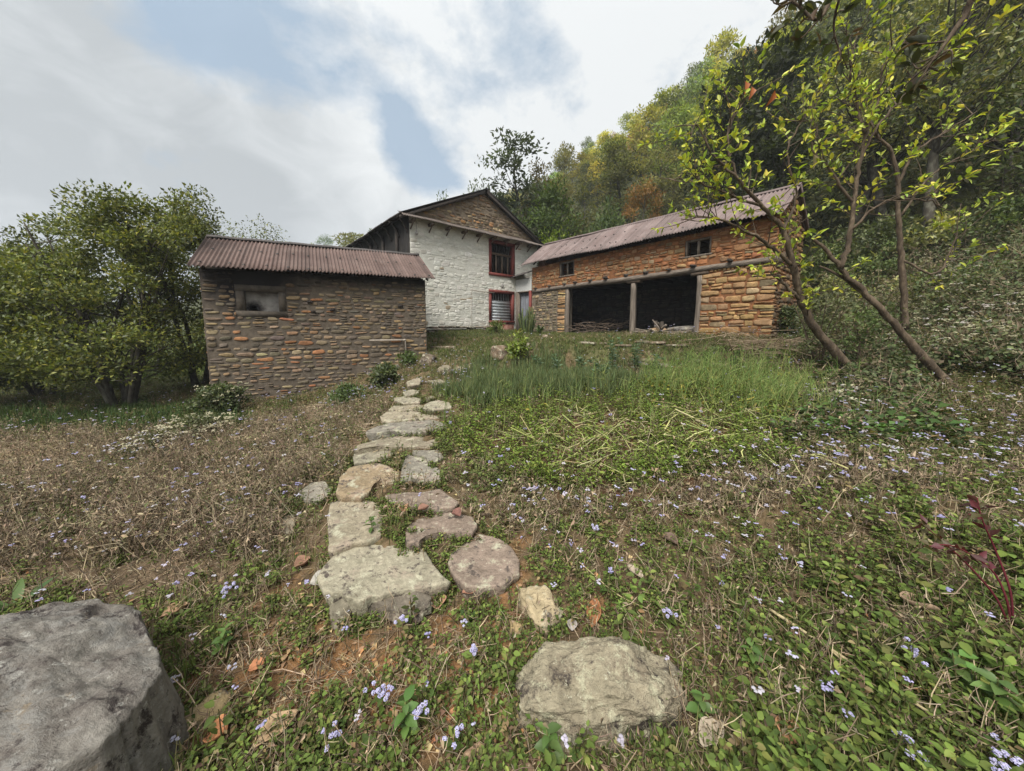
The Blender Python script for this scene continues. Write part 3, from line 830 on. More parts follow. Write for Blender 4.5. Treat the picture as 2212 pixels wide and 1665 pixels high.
for (W2, st) in ((Wall(WS.at(u_l, 0), sb, -se), 1), (Wall(WS.at(u_r, 0), sb, se), 1)):
    zz_ = eave(u_l if W2.n[0] < 0 else u_r)
    tp = lambda v, zz_=zz_: zz_ - .04 + (.9 * min(v + OV, 1.62) / 1.6 - .18 if v < 1.32 else .9 * (1 - (v - 1.32) / 1.6) - .1)
    mb = MB(); backing(mb, W2, .365, SD, z_lo, zz_ - .06, [], .36, 0, top=tp); stones(mb, W2, 0, SD, Zr(-1.75), zz_ + .7, [], SHED_ST, top=tp)
    mb.build('gable_wall', [M['mortar'], M['stone_shed']], shed, smooth=True)
W2 = Wall(WS.at(u_l + .37, 0, -SD + .3), se, sb); mb = MB(); backing(mb, W2, 0, u_r - u_l - .74, z_lo, ztop - .1, [], .3, 0); mb.build('back_wall', [M['mortar']], shed)
R_l = E_l + sb * 1.6; R_l[2] = ze0 + .90; R_r = E_r + sb * 1.6; R_r[2] = ze1 + .92
K_l = E_l + sb * 3.2; K_l[2] = ze0; K_r = E_r + sb * 3.2; K_r[2] = ze1
mb = MB(); corrugated(mb, E_l, E_r, R_l, R_r, .078, .019, 8, .80, lich=(-.02, -.12), screws=(.07, .52), wobble=.010)
ro = solid(mb.build('roof', [M['roof_shed'], M['black']], shed, smooth=True))
mb = MB(); corrugated(mb, K_l, K_r, R_l, R_r, .078, .019, 4, .80); solid(mb.build('roof', [M['roof_shed']], shed, smooth=True))
mb = MB(); ridge_cap(mb, R_l, R_r, (E_l - R_l, K_l - R_l), .11); solid(mb.build('ridge_cap', [M['roof_dark']], ro), .004)
mb = MB()
for k in range(9):
    u = .2 + k * (sL - .4) / 8
    tube(mb, [WS.at(u, eave(u) - .05, OV - .06), WS.at(u, eave(u) + .83, -1.28)], .03, 6)
mb.build('rafters', [M['dark_wood']], shed)
mb = MB()
for (x0, x1, y0, y1) in ((fr[0], sw[0] + .02, fr[2] + .11, sw[3] - .01), (sw[1] - .02, fr[1], fr[2] + .11, sw[3] - .01), (fr[0] - .02, fr[1] + .02, fr[2], sw[2] + .012), (fr[0] - .01, fr[1] + .01, sw[3] - .01, sw[3] + .12)):
    WS.box(mb, x0, x1, y0, y1, -.20, .010, jit=.003)
wo = mb.build('window', [M['grey_mud']], shed)
mm, nt, o_ = nodes('smoked_plaster')
t1 = tex(nt, 5, 7, .65); r1 = ramp(nt, t1.outputs[0], [(.3, (.10, .088, .078)), (.55, (.22, .205, .188)), (.75, (.29, .275, .25))])
tc = N_(nt, 'ShaderNodeTexCoord'); vm = N_(nt, 'ShaderNodeVectorMath', operation='DISTANCE'); vm.inputs[1].default_value = WS.at(a + .15, zb + .06, -.19) - np.array(shed.location)
nt.links.new(tc.outputs['Object'], vm.inputs[0]); t2 = tex(nt, 9, 5, .7); ma = N_(nt, 'ShaderNodeMath', operation='MULTIPLY_ADD'); ma.inputs[1].default_value = -.22
nt.links.new(t2.outputs[0], ma.inputs[0]); nt.links.new(vm.outputs['Value'], ma.inputs[2])
r2 = ramp(nt, ma.outputs[0], [(.0, (1, 1, 1)), (.10, (0, 0, 0))])
bsdf(nt, o_, mixc(nt, r1.outputs[0], (.012, .010, .010), r2.outputs[0]), .9, bump(nt, t1.outputs[0], .35, .01))
hx, hz = a + .15, zb + .06
mb = MB(); backing(mb, Wall(WS.at(0, 0, -.16), se, -sb), a - .01, b + .01, zb - .01, zt + .01, [(hx - .055, hx + .05, zb + .0, zb + .13)], .05, 0); mb.build('plaster_infill', [mm], wo)
pu, pz = WS.uz(797, 735); pu2, pz2 = WS.uz(873, 734)
mb = MB(); tube(mb, [WS.at(pu, pz, .06), WS.at(pu2 - .01, pz2, .06), WS.at(pu2 + .01, pz2 - .02, .06), WS.at(pu2 + .02, pz2 - .55, .06)], .019, 8)
tube(mb, [WS.at(pu2 - .035, pz2, .06), WS.at(pu2 + .03, pz2, .06)], .027, 8)
mb.build('pipe', [M['pipe']], shed, smooth=True)
for px, py in ((664, 655), (713, 672), (860, 663), (671, 676)):
    u, z = WS.uz(px, py); mb = MB(); WS.box(mb, u, u + .10, z, z + .06, -.02, .034, jit=.01); mb.build('putlog_end', [M['dark_wood']], shed)
# ------------------------------------------------------------------ ground sheet
def inpoly(px, py, poly):
    c = np.zeros(np.shape(px), bool)
    n = len(poly)
    for i in range(n):
        x1, y1 = poly[i]; x2, y2 = poly[(i + 1) % n]
        cond = ((y1 > py) != (y2 > py))
        c ^= cond & (px < (x2 - x1) * (py - y1) / (y2 - y1 + 1e-9) + x1)
    return c

def toworld(poly):
    """an outline measured on the photograph, laid on the ground as a world-space outline"""
    return [tuple(G(x, y)[:2]) for x, y in poly]

ZONE = {k: toworld(v) for k, v in dict(
    bed=[(985,850),(1400,830),(1740,830),(1740,960),(1660,1045),(1330,1065),(985,1045),(960,940)],
    bedsoil=[(1120,920),(1640,900),(1640,1000),(1500,1045),(1100,1045),(1040,985)],
    stalks=[(1180,905),(1500,890),(1640,930),(1680,985),(1560,1025),(1250,1010),(1120,960)],
    onion=[(1010,805),(1330,800),(1380,830),(1300,862),(1015,868)],
    mustard=[(1420,815),(1725,790),(1735,930),(1690,955),(1520,900),(1420,860)],
    field=[(-900,905),(100,905),(440,890),(700,870),(850,850),(830,900),(760,990),(700,1080),(690,1200),(560,1290),(300,1290),(0,1330),(-900,1400)],
    straw=[(-500,955),(100,965),(230,990),(170,1035),(0,1050),(-500,1070)],
    bare=[(350,1480),(520,1350),(700,1320),(1000,1330),(1240,1290),(1270,1370),(1120,1420),(1000,1500),(760,1560),(520,1600),(380,1640)],
    mid=[(1050,1090),(1900,1050),(2150,1150),(1900,1250),(1500,1300),(1250,1260),(1120,1180)],
    yard=[(930,742),(1500,742),(1660,748),(1690,785),(1400,778),(990,800),(930,790)],
    pathway=[(640,1110),(760,950),(830,885),(870,815),(930,795),(985,830),(975,900),(962,960),(1000,1080),(1120,1180),(1135,1250),(960,1310),(690,1300),(690,1200)],
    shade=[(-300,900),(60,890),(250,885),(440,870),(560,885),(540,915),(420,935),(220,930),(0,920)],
).items()}
ZONE['yard_far'] = [(-2.2, 8.9), (-3.2, 11.4), (-1.0, 13.6), (.6, 15.2), (1.0, 14.3), (3.9, 10.2), (5.6, 8.3), (4.3, 7.4), (0, 7.5)]
def inz(name, x, y):
    j = np.random.default_rng(len(x) + len(name))      # ragged, not ruled, borders
    s = .10 + .022 * np.abs(y)
    return inpoly(x + s * j.normal(0, 1, len(x)) + 1.3 * s * np.sin(y * 4 + x), y + s * j.normal(0, 1, len(x)) + 1.3 * s * np.sin(x * 3.3 + 2 * y), ZONE[name])

# path stones, traced: (outline in the close-up, height of the top, thickness, tint, label)
def c1(p): return [((1100 + x / 1.5136) * .53979, (1400 + y / 1.5136) * .53979) for x, y in p]
PAL_T = dict(tan=(.245, .21, .15), grey=(.215, .195, .16), red=(.215, .165, .13), pale=(.25, .225, .165), ochre=(.245, .185, .115))
STONES = [
 ([(255,1375),(290,1310),(355,1240),(430,1205),(500,1178),(600,1176),(700,1170),(800,1168),(880,1172),(900,1195),(915,1220),(960,1290),(1010,1345),(1060,1400),(985,1425),(870,1440),(690,1465),(640,1490),(590,1480),(550,1510),(505,1520),(465,1490),(440,1496),(395,1460),(340,1472),(290,1465)], -1.43, .19, 'pale', 'largest lichen-speckled step stone, jutting out at the near end of the path'),
 ([(1060,1235),(1130,1180),(1235,1110),(1340,1130),(1440,1200),(1480,1270),(1480,1350),(1400,1410),(1240,1440),(1150,1430),(1080,1360),(1050,1290)], -1.50, .08, 'red', 'rounded reddish flagstone lying right of the largest step stone'),
 ([(330,920),(420,905),(520,905),(600,915),(650,970),(660,1040),(640,1120),(560,1160),(480,1165),(360,1215),(325,1210),(318,1060)], -1.44, .14, 'tan', 'squarish tan slab directly behind the largest step stone on its left'),
 ([(790,1100),(820,1030),(950,1000),(1080,980),(1200,1010),(1230,1060),(1200,1100),(1000,1100),(900,1130),(870,1165),(790,1165)], -1.46, .08, 'red', 'flat pinkish slab with dead leaves lying on it'),
 ([(660,880),(760,860),(900,860),(1000,840),(1040,870),(1110,920),(1090,950),(960,960),(800,965),(740,940),(690,910)], -1.44, .09, 'red', 'wide purplish-brown slab in front of the block with a dark broken end'),
 ([(795,630),(860,640),(920,650),(945,690),(1000,720),(1005,800),(900,800),(830,790),(760,785),(760,740),(775,680)], -1.38, .10, 'grey', 'grey block with a dark broken front end, right side of the path'),
 ([(370,860),(390,770),(450,710),(560,690),(620,685),(680,700),(755,740),(750,790),(600,800),(570,860),(520,890),(400,885)], -1.40, .15, 'ochre', 'rough tilted ochre rock on the left side of the path'),
 ([(140,860),(220,800),(310,795),(345,850),(330,900),(280,915),(180,900)], -1.52, .12, 'grey', 'pale outlying slab off the left edge of the path among dry weeds'),
 ([(480,620),(470,655),(480,685),(600,670),(690,655),(740,610),(700,590),(560,600)], -1.375, .10, 'pale', 'pale-edged lower slab with a dark shadow gap beneath it'),
 ([(470,600),(500,575),(620,540),(760,520),(960,525),(1000,560),(1000,590),(860,588),(740,585),(600,585),(500,605)], -1.34, .09, 'tan', 'broad tan slab spanning the path above the pale-edged slab'),
 ([(830,606),(1000,606),(1020,650),(960,680),(940,690),(915,648),(830,628)], -1.37, .08, 'grey', 'small grey slab tucked behind the block with the dark end'),
 ([(575,490),(640,460),(760,430),(920,420),(1030,450),(1010,480),(870,495),(700,490),(580,500)], -1.27, .10, 'grey', 'long grey step with a pointed left end'),
 ([(655,400),(690,375),(800,368),(960,380),(1040,400),(960,410),(800,420),(700,430),(660,420)], -1.21, .10, 'tan', 'layered tan step with a thick dark left edge'),
 ([(720,340),(860,330),(920,345),(900,362),(760,366),(700,358)], -1.175, .07, 'tan', 'thin tan step on the left beside a rounded pale one'),
 ([(914,330),(980,305),(1060,320),(1060,345),(960,360),(905,350)], -1.17, .09, 'pale', 'rounded pale step at the right edge of the upper path'),
 ([(725,290),(800,280),(880,295),(870,315),(780,320),(730,310)], -1.135, .07, 'pale', 'pale oval step on the left of the upper path'),
 ([(780,255),(820,240),(870,245),(860,265),(790,272)], -1.09, .07, 'pale', 'small pale step fourth from the top of the path'),
 ([(970,260),(1040,250),(1050,265),(1000,280)], -1.10, .06, 'pale', 'small flat step at the right edge, just below the top pair'),
 ([(800,195),(840,175),(890,170),(870,205),(810,215)], -1.02, .06, 'tan', 'topmost left step at the head of the path'),
 ([(930,185),(1000,178),(1030,195),(980,205)], -1.02, .06, 'tan', 'topmost right step at the head of the path'),
 ([(910,287),(960,280),(968,298),(920,303)], -1.13, .06, 'tan', 'smallest step in the middle of the upper path'),
 ([(40,1010),(120,985),(125,1050),(110,1110),(30,1100)], -1.60, .10, 'tan', 'half-buried tan stone low on the bank left of the path'),
]
def densify(P, m):
    P = np.asarray(P, float); n = len(P)
    out = []
    for i in range(n):
        for t in np.linspace(0, 1, m, endpoint=False): out.append(P[i] * (1 - t) + P[(i + 1) % n] * t)
    return np.array(out)
def nz3(p, s, o=0): return noise.fractal(Vector((float(p[0]) * s + o, float(p[1]) * s, float(p[2]) * s)), 1.0, 2.0, 4)
def slab(name, outl, thick, col, relief=.012, mat='stone_path', rough_edge=.008, undercut=.9, rings=(1.0, .985, .955, .91, .85, .78, .70, .61, .51, .40, .28, .15, .06), dome=.0, smooth=False):
    """flat rock from a 3D outline of its top edge"""
    seg = max(3, int(108 / len(outl)))
    P = densify(outl, seg); n = len(P)
    for k in range(n): 
        P[k, :2] += rough_edge * np.array([nz3(P[k], 5, 3) + .5 * nz3(P[k], 31, 1), nz3(P[k], 5, 17) + .5 * nz3(P[k], 31, 7)])
    c = P.mean(0)
    kn = max(3, n // 8); Ps = np.mean([np.roll(P, s_, 0) for s_ in range(-kn, kn + 1)], axis=0)      # ragged only near the rim
    V = []
    V.append(c + (P - c) * np.array([undercut * .93, undercut * .93, 1]) + UP * -thick)
    mid = c + (P - c) * np.array([undercut, undercut, 1]) - np.outer(thick * (.5 + .2 * np.array([nz3(p, 7, 9) for p in P])), UP); V.append(mid)
    V.append(c + (P - c) * np.array([.995, .995, 1]) - UP * min(.03, thick * .25))
    for r in rings:
        w_ = max(0.0, (r - .55) / .45) ** 1.5; Q = c + (P * w_ + Ps * (1 - w_) - c) * r
        e = 1.0 if r < .97 else .4
        for k in range(n): Q[k, 2] += (relief * (nz3(Q[k], 4, 5) + .6 * min(1.0, r / .3) * nz3(Q[k], 13, 8) + min(1.0, r / .45) ** 2 * (.35 * abs(nz3(Q[k], 6, 2)) + .22 * nz3(Q[k], 45, 1))) + dome * (1 - r * r)) * e - (.008 if r > .99 else 0)
        V.append(Q)
    V.append(V[-1].mean(0)[None, :])
    m = len(rings) + 3
    V = np.concatenate(V)
    Fq = [(r * n + k, r * n + (k + 1) % n, (r + 1) * n + (k + 1) % n, (r + 1) * n + k) for r in range(m - 1) for k in range(n)]
    Fq += [((m - 1) * n + k, (m - 1) * n + (k + 1) % n, m * n) for k in range(n)]
    mb = MB(); mb.add(V, Fq, 0, col)
    return mb.build(name, [M[mat]], loc=c - UP * thick, smooth=smooth)
PATHW = []
for outl, z, th, tint, lab in STONES:
    pts = c1(outl)
    if outl[0][1] < 520:
        mx, my = np.mean(pts, 0); pts = [(mx + (x - mx) * 1.12, my + (y - my) * 1.1) for x, y in pts]
    W3 = np.array([PZ(x, y, z) for x, y in pts])
    PATHW.append([tuple(w[:2]) for w in W3])
    c = np.array(PAL_T[tint]) * random.uniform(.85, 1.08)
    for _ in range(4):      # never sunk into the soil: lift the top just clear of the ground under it
        gs = H(W3[:, 0], W3[:, 1]) - EYE; zn = max(z, float(np.percentile(gs, 82)) + .016)
        W3 = np.array([PZ(x, y, zn) for x, y in pts])
    z = zn; PATHW[-1] = [tuple(w[:2]) for w in W3]
    gz = float((H(W3[:, 0], W3[:, 1]) - EYE).min()) - z
    o = slab('stepping_stone', W3, max(th, -gz + .05), c, relief=.016 if tint == 'ochre' else .010)
    tag(o, lab, 'stepping stone', 'stones of the path up to the house')
def on_path(x, y, grow=0):
    r = np.zeros(np.shape(x), bool)
    for p in PATHW: r |= inpoly(x, y, p)
    return r

# ground sheet: fine near the camera, coarse far away
nx, ny = 330, 330
gu = np.linspace(-1, 1, nx); b_ = 5.6
gx = 420 * np.sinh(b_ * gu) / np.sinh(b_)
gy = 3.2 + 420 * np.sinh(b_ * gu) / np.sinh(b_)
GX, GY = np.meshgrid(gx, gy)
GZ = H(GX, GY)
xx, yy = GX.ravel(), GY.ravel()
base = np.tile(np.array([.125, .092, .055]), (len(xx), 1))
def setc(mask, c): base[mask] = c
setc(inz('field', xx, yy), (.15, .112, .075)); setc(inz('straw', xx, yy), (.31, .235, .155))
setc(inz('bed', xx, yy), (.075, .055, .03)); setc(inz('bedsoil', xx, yy), (.085, .042, .025))
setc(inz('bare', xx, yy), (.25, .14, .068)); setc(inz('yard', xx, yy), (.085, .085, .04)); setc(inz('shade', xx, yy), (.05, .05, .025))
far = (yy > 11) | (np.abs(xx) > 9); setc(far, (.045, .05, .025))
setc((xx < -9) & (yy > 8) & (yy < 40), (.12, .14, .06))
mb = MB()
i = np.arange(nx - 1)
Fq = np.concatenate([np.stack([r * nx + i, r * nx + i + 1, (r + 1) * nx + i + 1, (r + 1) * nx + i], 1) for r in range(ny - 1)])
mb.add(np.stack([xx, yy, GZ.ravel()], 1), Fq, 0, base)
m, nt, o_ = nodes('soil')
at = N_(nt, 'ShaderNodeAttribute', attribute_name='Col')
t = tex(nt, 2.2, 8, .7); f = tex(nt, 30, 7, .75); g_ = tex(nt, 9, 6, .7, dist=.8)
c = mixc(nt, at.outputs[0], ramp(nt, t.outputs[0], [(.3, (.65, .66, .62)), (.7, (1.35, 1.28, 1.2))]).outputs[0], 1, 'MULTIPLY')
c = mixc(nt, c, ramp(nt, f.outputs[0], [(.3, (.5, .5, .5)), (.7, (1.5, 1.5, 1.5))]).outputs[0], 1, 'MULTIPLY')
c = mixc(nt, c, (.055, .062, .022), ramp(nt, g_.outputs[0], [(.55, (0, 0, 0)), (.68, (.7, .7, .7))]).outputs[0])
bsdf(nt, o_, c, .95, bump(nt, f.outputs[0], .9, .03), .1)
M['soil'] = m
tag(mb.build('ground', [M['soil']], smooth=True), kind='structure')

# ------------------------------------------------------------------ boulders and loose rocks
def rock(name, center, size, col, label, mat='boulder', seed=0, sub=4, lump=.22, shape=None, group=None, cat='rock', rot=0):
    import bmesh
    bm = bmesh.new(); bmesh.ops.create_icosphere(bm, subdivisions=sub, radius=1)
    V = np.array([v.co[:] for v in bm.verts]); Fq = np.array([[v.index for v in f.verts] for f in bm.faces]); bm.free()
    D = V.copy()
    E = .80 if sub > 4 else .72
    r = np.array([1 + lump * noise.fractal(Vector(d) * 1.1 + Vector((seed, 0, 0)), 1, 2, 3) + lump * .35 * noise.fractal(Vector(d) * 3.3 + Vector((0, seed, 0)), 1, 2, 4) + .05 * abs(noise.noise(Vector(d) * 5 + Vector((seed, 3, 0)))) + .035 * noise.fractal(Vector(d) * 14, .9, 2, 5) for d in D])
    V = np.sign(D) * np.abs(D) ** E * r[:, None]
    if shape is not None: V = shape(V)
    V = V * np.array(size)
    cr, sr = math.cos(rot), math.sin(rot)
    V = np.stack([V[:, 0] * cr - V[:, 1] * sr, V[:, 0] * sr + V[:, 1] * cr, V[:, 2]], 1)
    mb = MB(); mb.add(V + center, Fq, 0, col)
    o = mb.build(name, [M[mat]], loc=np.array(center) - UP * size[2] * .6, smooth=True)
    return tag(o, label, cat, group)
def shp(V):
    V = V.copy(); x = V[:, 0]
    V[:, 2] *= np.where(V[:, 2] > 0, 1.0 - .30 * np.clip(-x - .05, 0, 1) + .04 * np.clip(x, 0, 1), 1)
    V[:, 2] += .07 * np.exp(-((x - .25) / .3) ** 2) * (V[:, 2] > 0)
    return V
bc = PZ(1290, 1494, -1.50)
rock('boulder', bc, (.32, .15, .15), (.27, .235, .165), 'rounded lichen-blotched boulder sitting alone below the path', seed=4, sub=6, lump=.26, shape=shp, cat='boulder')
bo = [(-2.9, .35), (-2.95, 1.25), (-2.45, 1.48), (-2.02, 1.46), (-1.78, 1.36), (-1.58, 1.24), (-1.44, 1.14), (-1.33, 1.02), (-1.27, .86), (-1.20, .72), (-1.22, .52), (-1.5, .38), (-2.2, .3)]
bo3 = np.array([PZ(x, y, z) for x, y, z in [(-420,1430,-1.20),(-150,1372,-1.23),(0,1335,-1.25),(110,1300,-1.26),(205,1287,-1.27),(290,1298,-1.28),(320,1345,-1.29),(342,1435,-1.30),(348,1478,-1.32),(300,1540,-1.29),(205,1612,-1.25),(60,1672,-1.22),(-200,1740,-1.20),(-520,1720,-1.16)]])
_A = np.c_[bo3[:, :2], np.ones(len(bo3))]; bo3[:, 2] = _A @ np.linalg.lstsq(_A, bo3[:, 2], rcond=None)[0]
bo = [tuple(p[:2]) for p in bo3]
tag(slab('boulder', bo3, .62, (.17, .157, .138), relief=.032, mat='boulder_grey', rough_edge=.022, undercut=1.16, rings=(1, .99, .975, .955, .93, .90, .865, .83, .79, .75, .70, .65, .6, .55, .5, .44, .38, .3, .2, .1), dome=.035), 'large flat-topped grey boulder with dark pits', 'boulder')
ROCKS = [((1165, 1318), (.125, .085, .06), (.36, .29, .18), 'angular tan rock between the path end and the lone boulder', 2), ((1110, 1362), (.05, .03, .03), (.34, .25, .13), 'small tan flake beside the angular tan rock', 3),
         ((1078, 1345), (.03, .02, .02), (.32, .24, .12), 'smaller of the two chips by the angular tan rock', 8),
         ((745, 1318), (.085, .07, .07), (.17, .15, .11), 'mossy stone wedged under the largest step stone', 5), ((860, 1312), (.19, .08, .06), (.13, .11, .085), 'dark rock propping the largest step stone', 6),
         ((440, 1545), (.085, .055, .035), (.28, .21, .11), 'brown half-buried stone near the large grey boulder', 7),
         ((960, 804), (.17, .12, .10), (.20, .17, .12), 'mossy rock, left one of two at the top of the path', 12), ((1005, 802), (.24, .14, .09), (.23, .19, .13), 'flat brown rock, right one of two at the top of the path', 13),
         ((925, 783), (.20, .18, .15), (.11, .085, .06), 'dark stone at the foot of the shed corner', 14), ((1078, 768), (.17, .14, .16), (.15, .105, .07), 'dark brown upright stone on the grassy yard edge', 15),
         ((1130, 752), (.20, .12, .09), (.13, .10, .075), 'low dark stone behind the upright one on the yard edge', 16), ((1178, 731), (.16, .12, .08), (.32, .24, .19), 'pinkish stone at the foot of the barn beside the spiky plant', 17)]
for (p, s, c, l, sd) in ROCKS:
    g = G(*p); rock('rock', g + UP * s[2] * .35, s, np.array(c), l, seed=sd * 3.1, sub=3 if s[0] < .1 else 4, lump=.3, mat='stone_path', rot=sd)
z_f = float(G(1080, 1640)[2]) - EYE + .02
pts = [(985,1668),(1000,1625),(1030,1602),(1090,1606),(1135,1632),(1165,1672),(1150,1720),(1050,1730),(990,1715)]
tag(slab('flat_stone', np.array([PZ(x, y, z_f) for x, y in pts]), .06, (.30, .20, .13), relief=.012), 'flat reddish stone half hidden in weeds in front of the lone boulder', 'stone')

# dry-stone edging of the terrace, and the plinth courses below the white house
def stone_row(name, A, B, n, size, label, cat, layers=1, pal=None, jit=.06, drop=.0):
    th = thing(name, label, cat, (A + B) / 2 - UP * .15)
    mb = MB()
    import bmesh
    for L in range(layers):
        t = 0.0
        while t < 1:
            w = size[0] * random.uniform(.6, 1.5); u = t + w / np.linalg.norm(B - A) / 2
            if u > 1: break
            p = A + (B - A) * u + np.array([random.gauss(0, jit), random.gauss(0, jit), 0])
            p[2] = h1(p[0], p[1]) + .02 + L * size[2] * 1.5 + random.gauss(0, .015) - drop
            bm = bmesh.new(); bmesh.ops.create_icosphere(bm, subdivisions=2, radius=1)
            V = np.array([v.co[:] for v in bm.verts]); Fq = np.array([[v.index for v in f.verts] for f in bm.faces]); bm.free()
            sd = random.uniform(0, 50)
            r = np.array([1 + .3 * noise.noise(Vector(d) * 1.6 + Vector((sd, 0, 0))) for d in V])
            V = np.sign(V) * np.abs(V) ** .6 * r[:, None] * np.array([w * .52, size[1] * random.uniform(.7, 1.2), size[2] * random.uniform(.6, 1.1)])
            a = math.atan2((B - A)[1], (B - A)[0]) + random.gauss(0, .12); ca, sa = math.cos(a), math.sin(a)
            V = np.stack([V[:, 0] * ca - V[:, 1] * sa, V[:, 0] * sa + V[:, 1] * ca, V[:, 2]], 1) + p
            mb.add(V, Fq, 0, palette(pal or [(.20, .16, .11), (.15, .12, .085), (.24, .19, .13)], 1)[0])
            t = u + w / np.linalg.norm(B - A) / 2
    mb.build('stones', [M['stone_path']], th, smooth=True)
    return th
stone_row('stone_edging', G(1330, 783), G(1640, 786), 11, (.32, .15, .055), 'row of flat stones edging the terrace in front of the barn', 'stone edging', 1, [(.13, .105, .075), (.09, .075, .05), (.17, .13, .09)], jit=.10)
p0 = WH.at(-.05, 0, .32); p1 = WH.at(3.6, 0, .30)
stone_row('stone_plinth', p0, p1, 9, (.45, .2, .055), 'dark mossy stone plinth along the foot of the white wall', 'plinth', 2, [(.06, .05, .04), (.10, .08, .06), (.05, .05, .035)])
stone_row('stone_step', G(928, 752), G(1005, 750), 4, (.5, .2, .05), 'low mossy stone step between shed corner and white house', 'step', 1, [(.10, .085, .06), (.14, .115, .08)])
stone_row('stone_edging', G(1245, 741), G(1500, 745), 9, (.5, .15, .035), 'worn stone threshold along the open front of the barn', 'stone edging', 1, [(.16, .12, .085), (.12, .09, .065)])

# inside the barn
g = WB.at(2.15, 0, -.75); g[2] = h1(g[0], g[1])
rock('stone_slab', g + UP * .12, (.62, .35, .15), (.17, .155, .14), 'grey stone slab lying inside the right bay of the barn', seed=31, lump=.2, mat='stone_path', cat='stone slab', rot=-.6)
g = WB.at(3.0, 0, -.45); g[2] = h1(g[0], g[1])
rock('rock', g + UP * .08, (.26, .2, .12), (.26, .165, .09), 'orange-brown rock in front of the grey slab inside the barn', seed=33, lump=.25, mat='stone_path')
for k, u in enumerate((3.28, 3.12)):
    q = WB.at(u, 0, -.9 - .1 * k); q[2] = h1(q[0], q[1])
    mb = MB(); tube(mb, [q - UP * .05, q + UP * (.40 - .04 * k) + bd * .03], [.06, .055], 7, jit=.05)
    tag(mb.build('wooden_stump', [M['grey_wood']], loc=q), ('taller short wooden post standing inside the barn by the middle pillar', 'shorter wooden post inside the barn, right of its taller neighbour')[k], 'wooden post')
def stick_pile(name, c, sx, sy, n, label, L=(.4, 1.1), rad=(.006, .02), hz=.2, mat='brown_wood', cat='wood pile'):
    th = thing(name, label, cat, c)
    for k in range(n):
        mb = MB(); a = random.uniform(0, math.pi); l = random.uniform(*L)
        p = np.array([c[0] + random.gauss(0, sx), c[1] + random.gauss(0, sy), 0]); p[2] = h1(p[0], p[1]) + random.uniform(.01, hz)
        d = np.array([math.cos(a), math.sin(a), random.gauss(0, .18)]) * l / 2
        tube(mb, spline([p - d, p + rng.normal(0, .04, 3), p + d], 3), np.linspace(1, .5, 7) * random.uniform(*rad), 5); mb.build('stick', [M[mat]], th)
c = WB.at(5.4, 0, -.7); c[2] = h1(c[0], c[1]); stick_pile('firewood_pile', c, .6, .35, 70, 'heap of thin firewood sticks inside the left bay of the barn', hz=.35)
c = WB.at(2.8, 0, .25); c[2] = h1(c[0], c[1]); stick_pile('timber_pile', c, .35, .18, 26, 'weathered planks and poles lying at the barn threshold', L=(.8, 1.6), rad=(.02, .045), hz=.08, mat='grey_wood')
c = G(1640, 772); stick_pile('brushwood_pile', c, .55, .35, 90, 'tangled dry brushwood at the right end of the terrace', L=(.5, 1.6), rad=(.004, .012), hz=.35, mat='bark_pale')
# ------------------------------------------------------------------ trees
GREEN_D = [(.075, .092, .040), (.095, .115, .045), (.118, .135, .050), (.062, .075, .036)]
GREEN_M = [(.09, .12, .038), (.115, .145, .044), (.07, .095, .032), (.14, .16, .05)]
GREEN_Y = [(.14, .16, .030), (.11, .135, .028), (.17, .175, .035), (.085, .105, .024)]

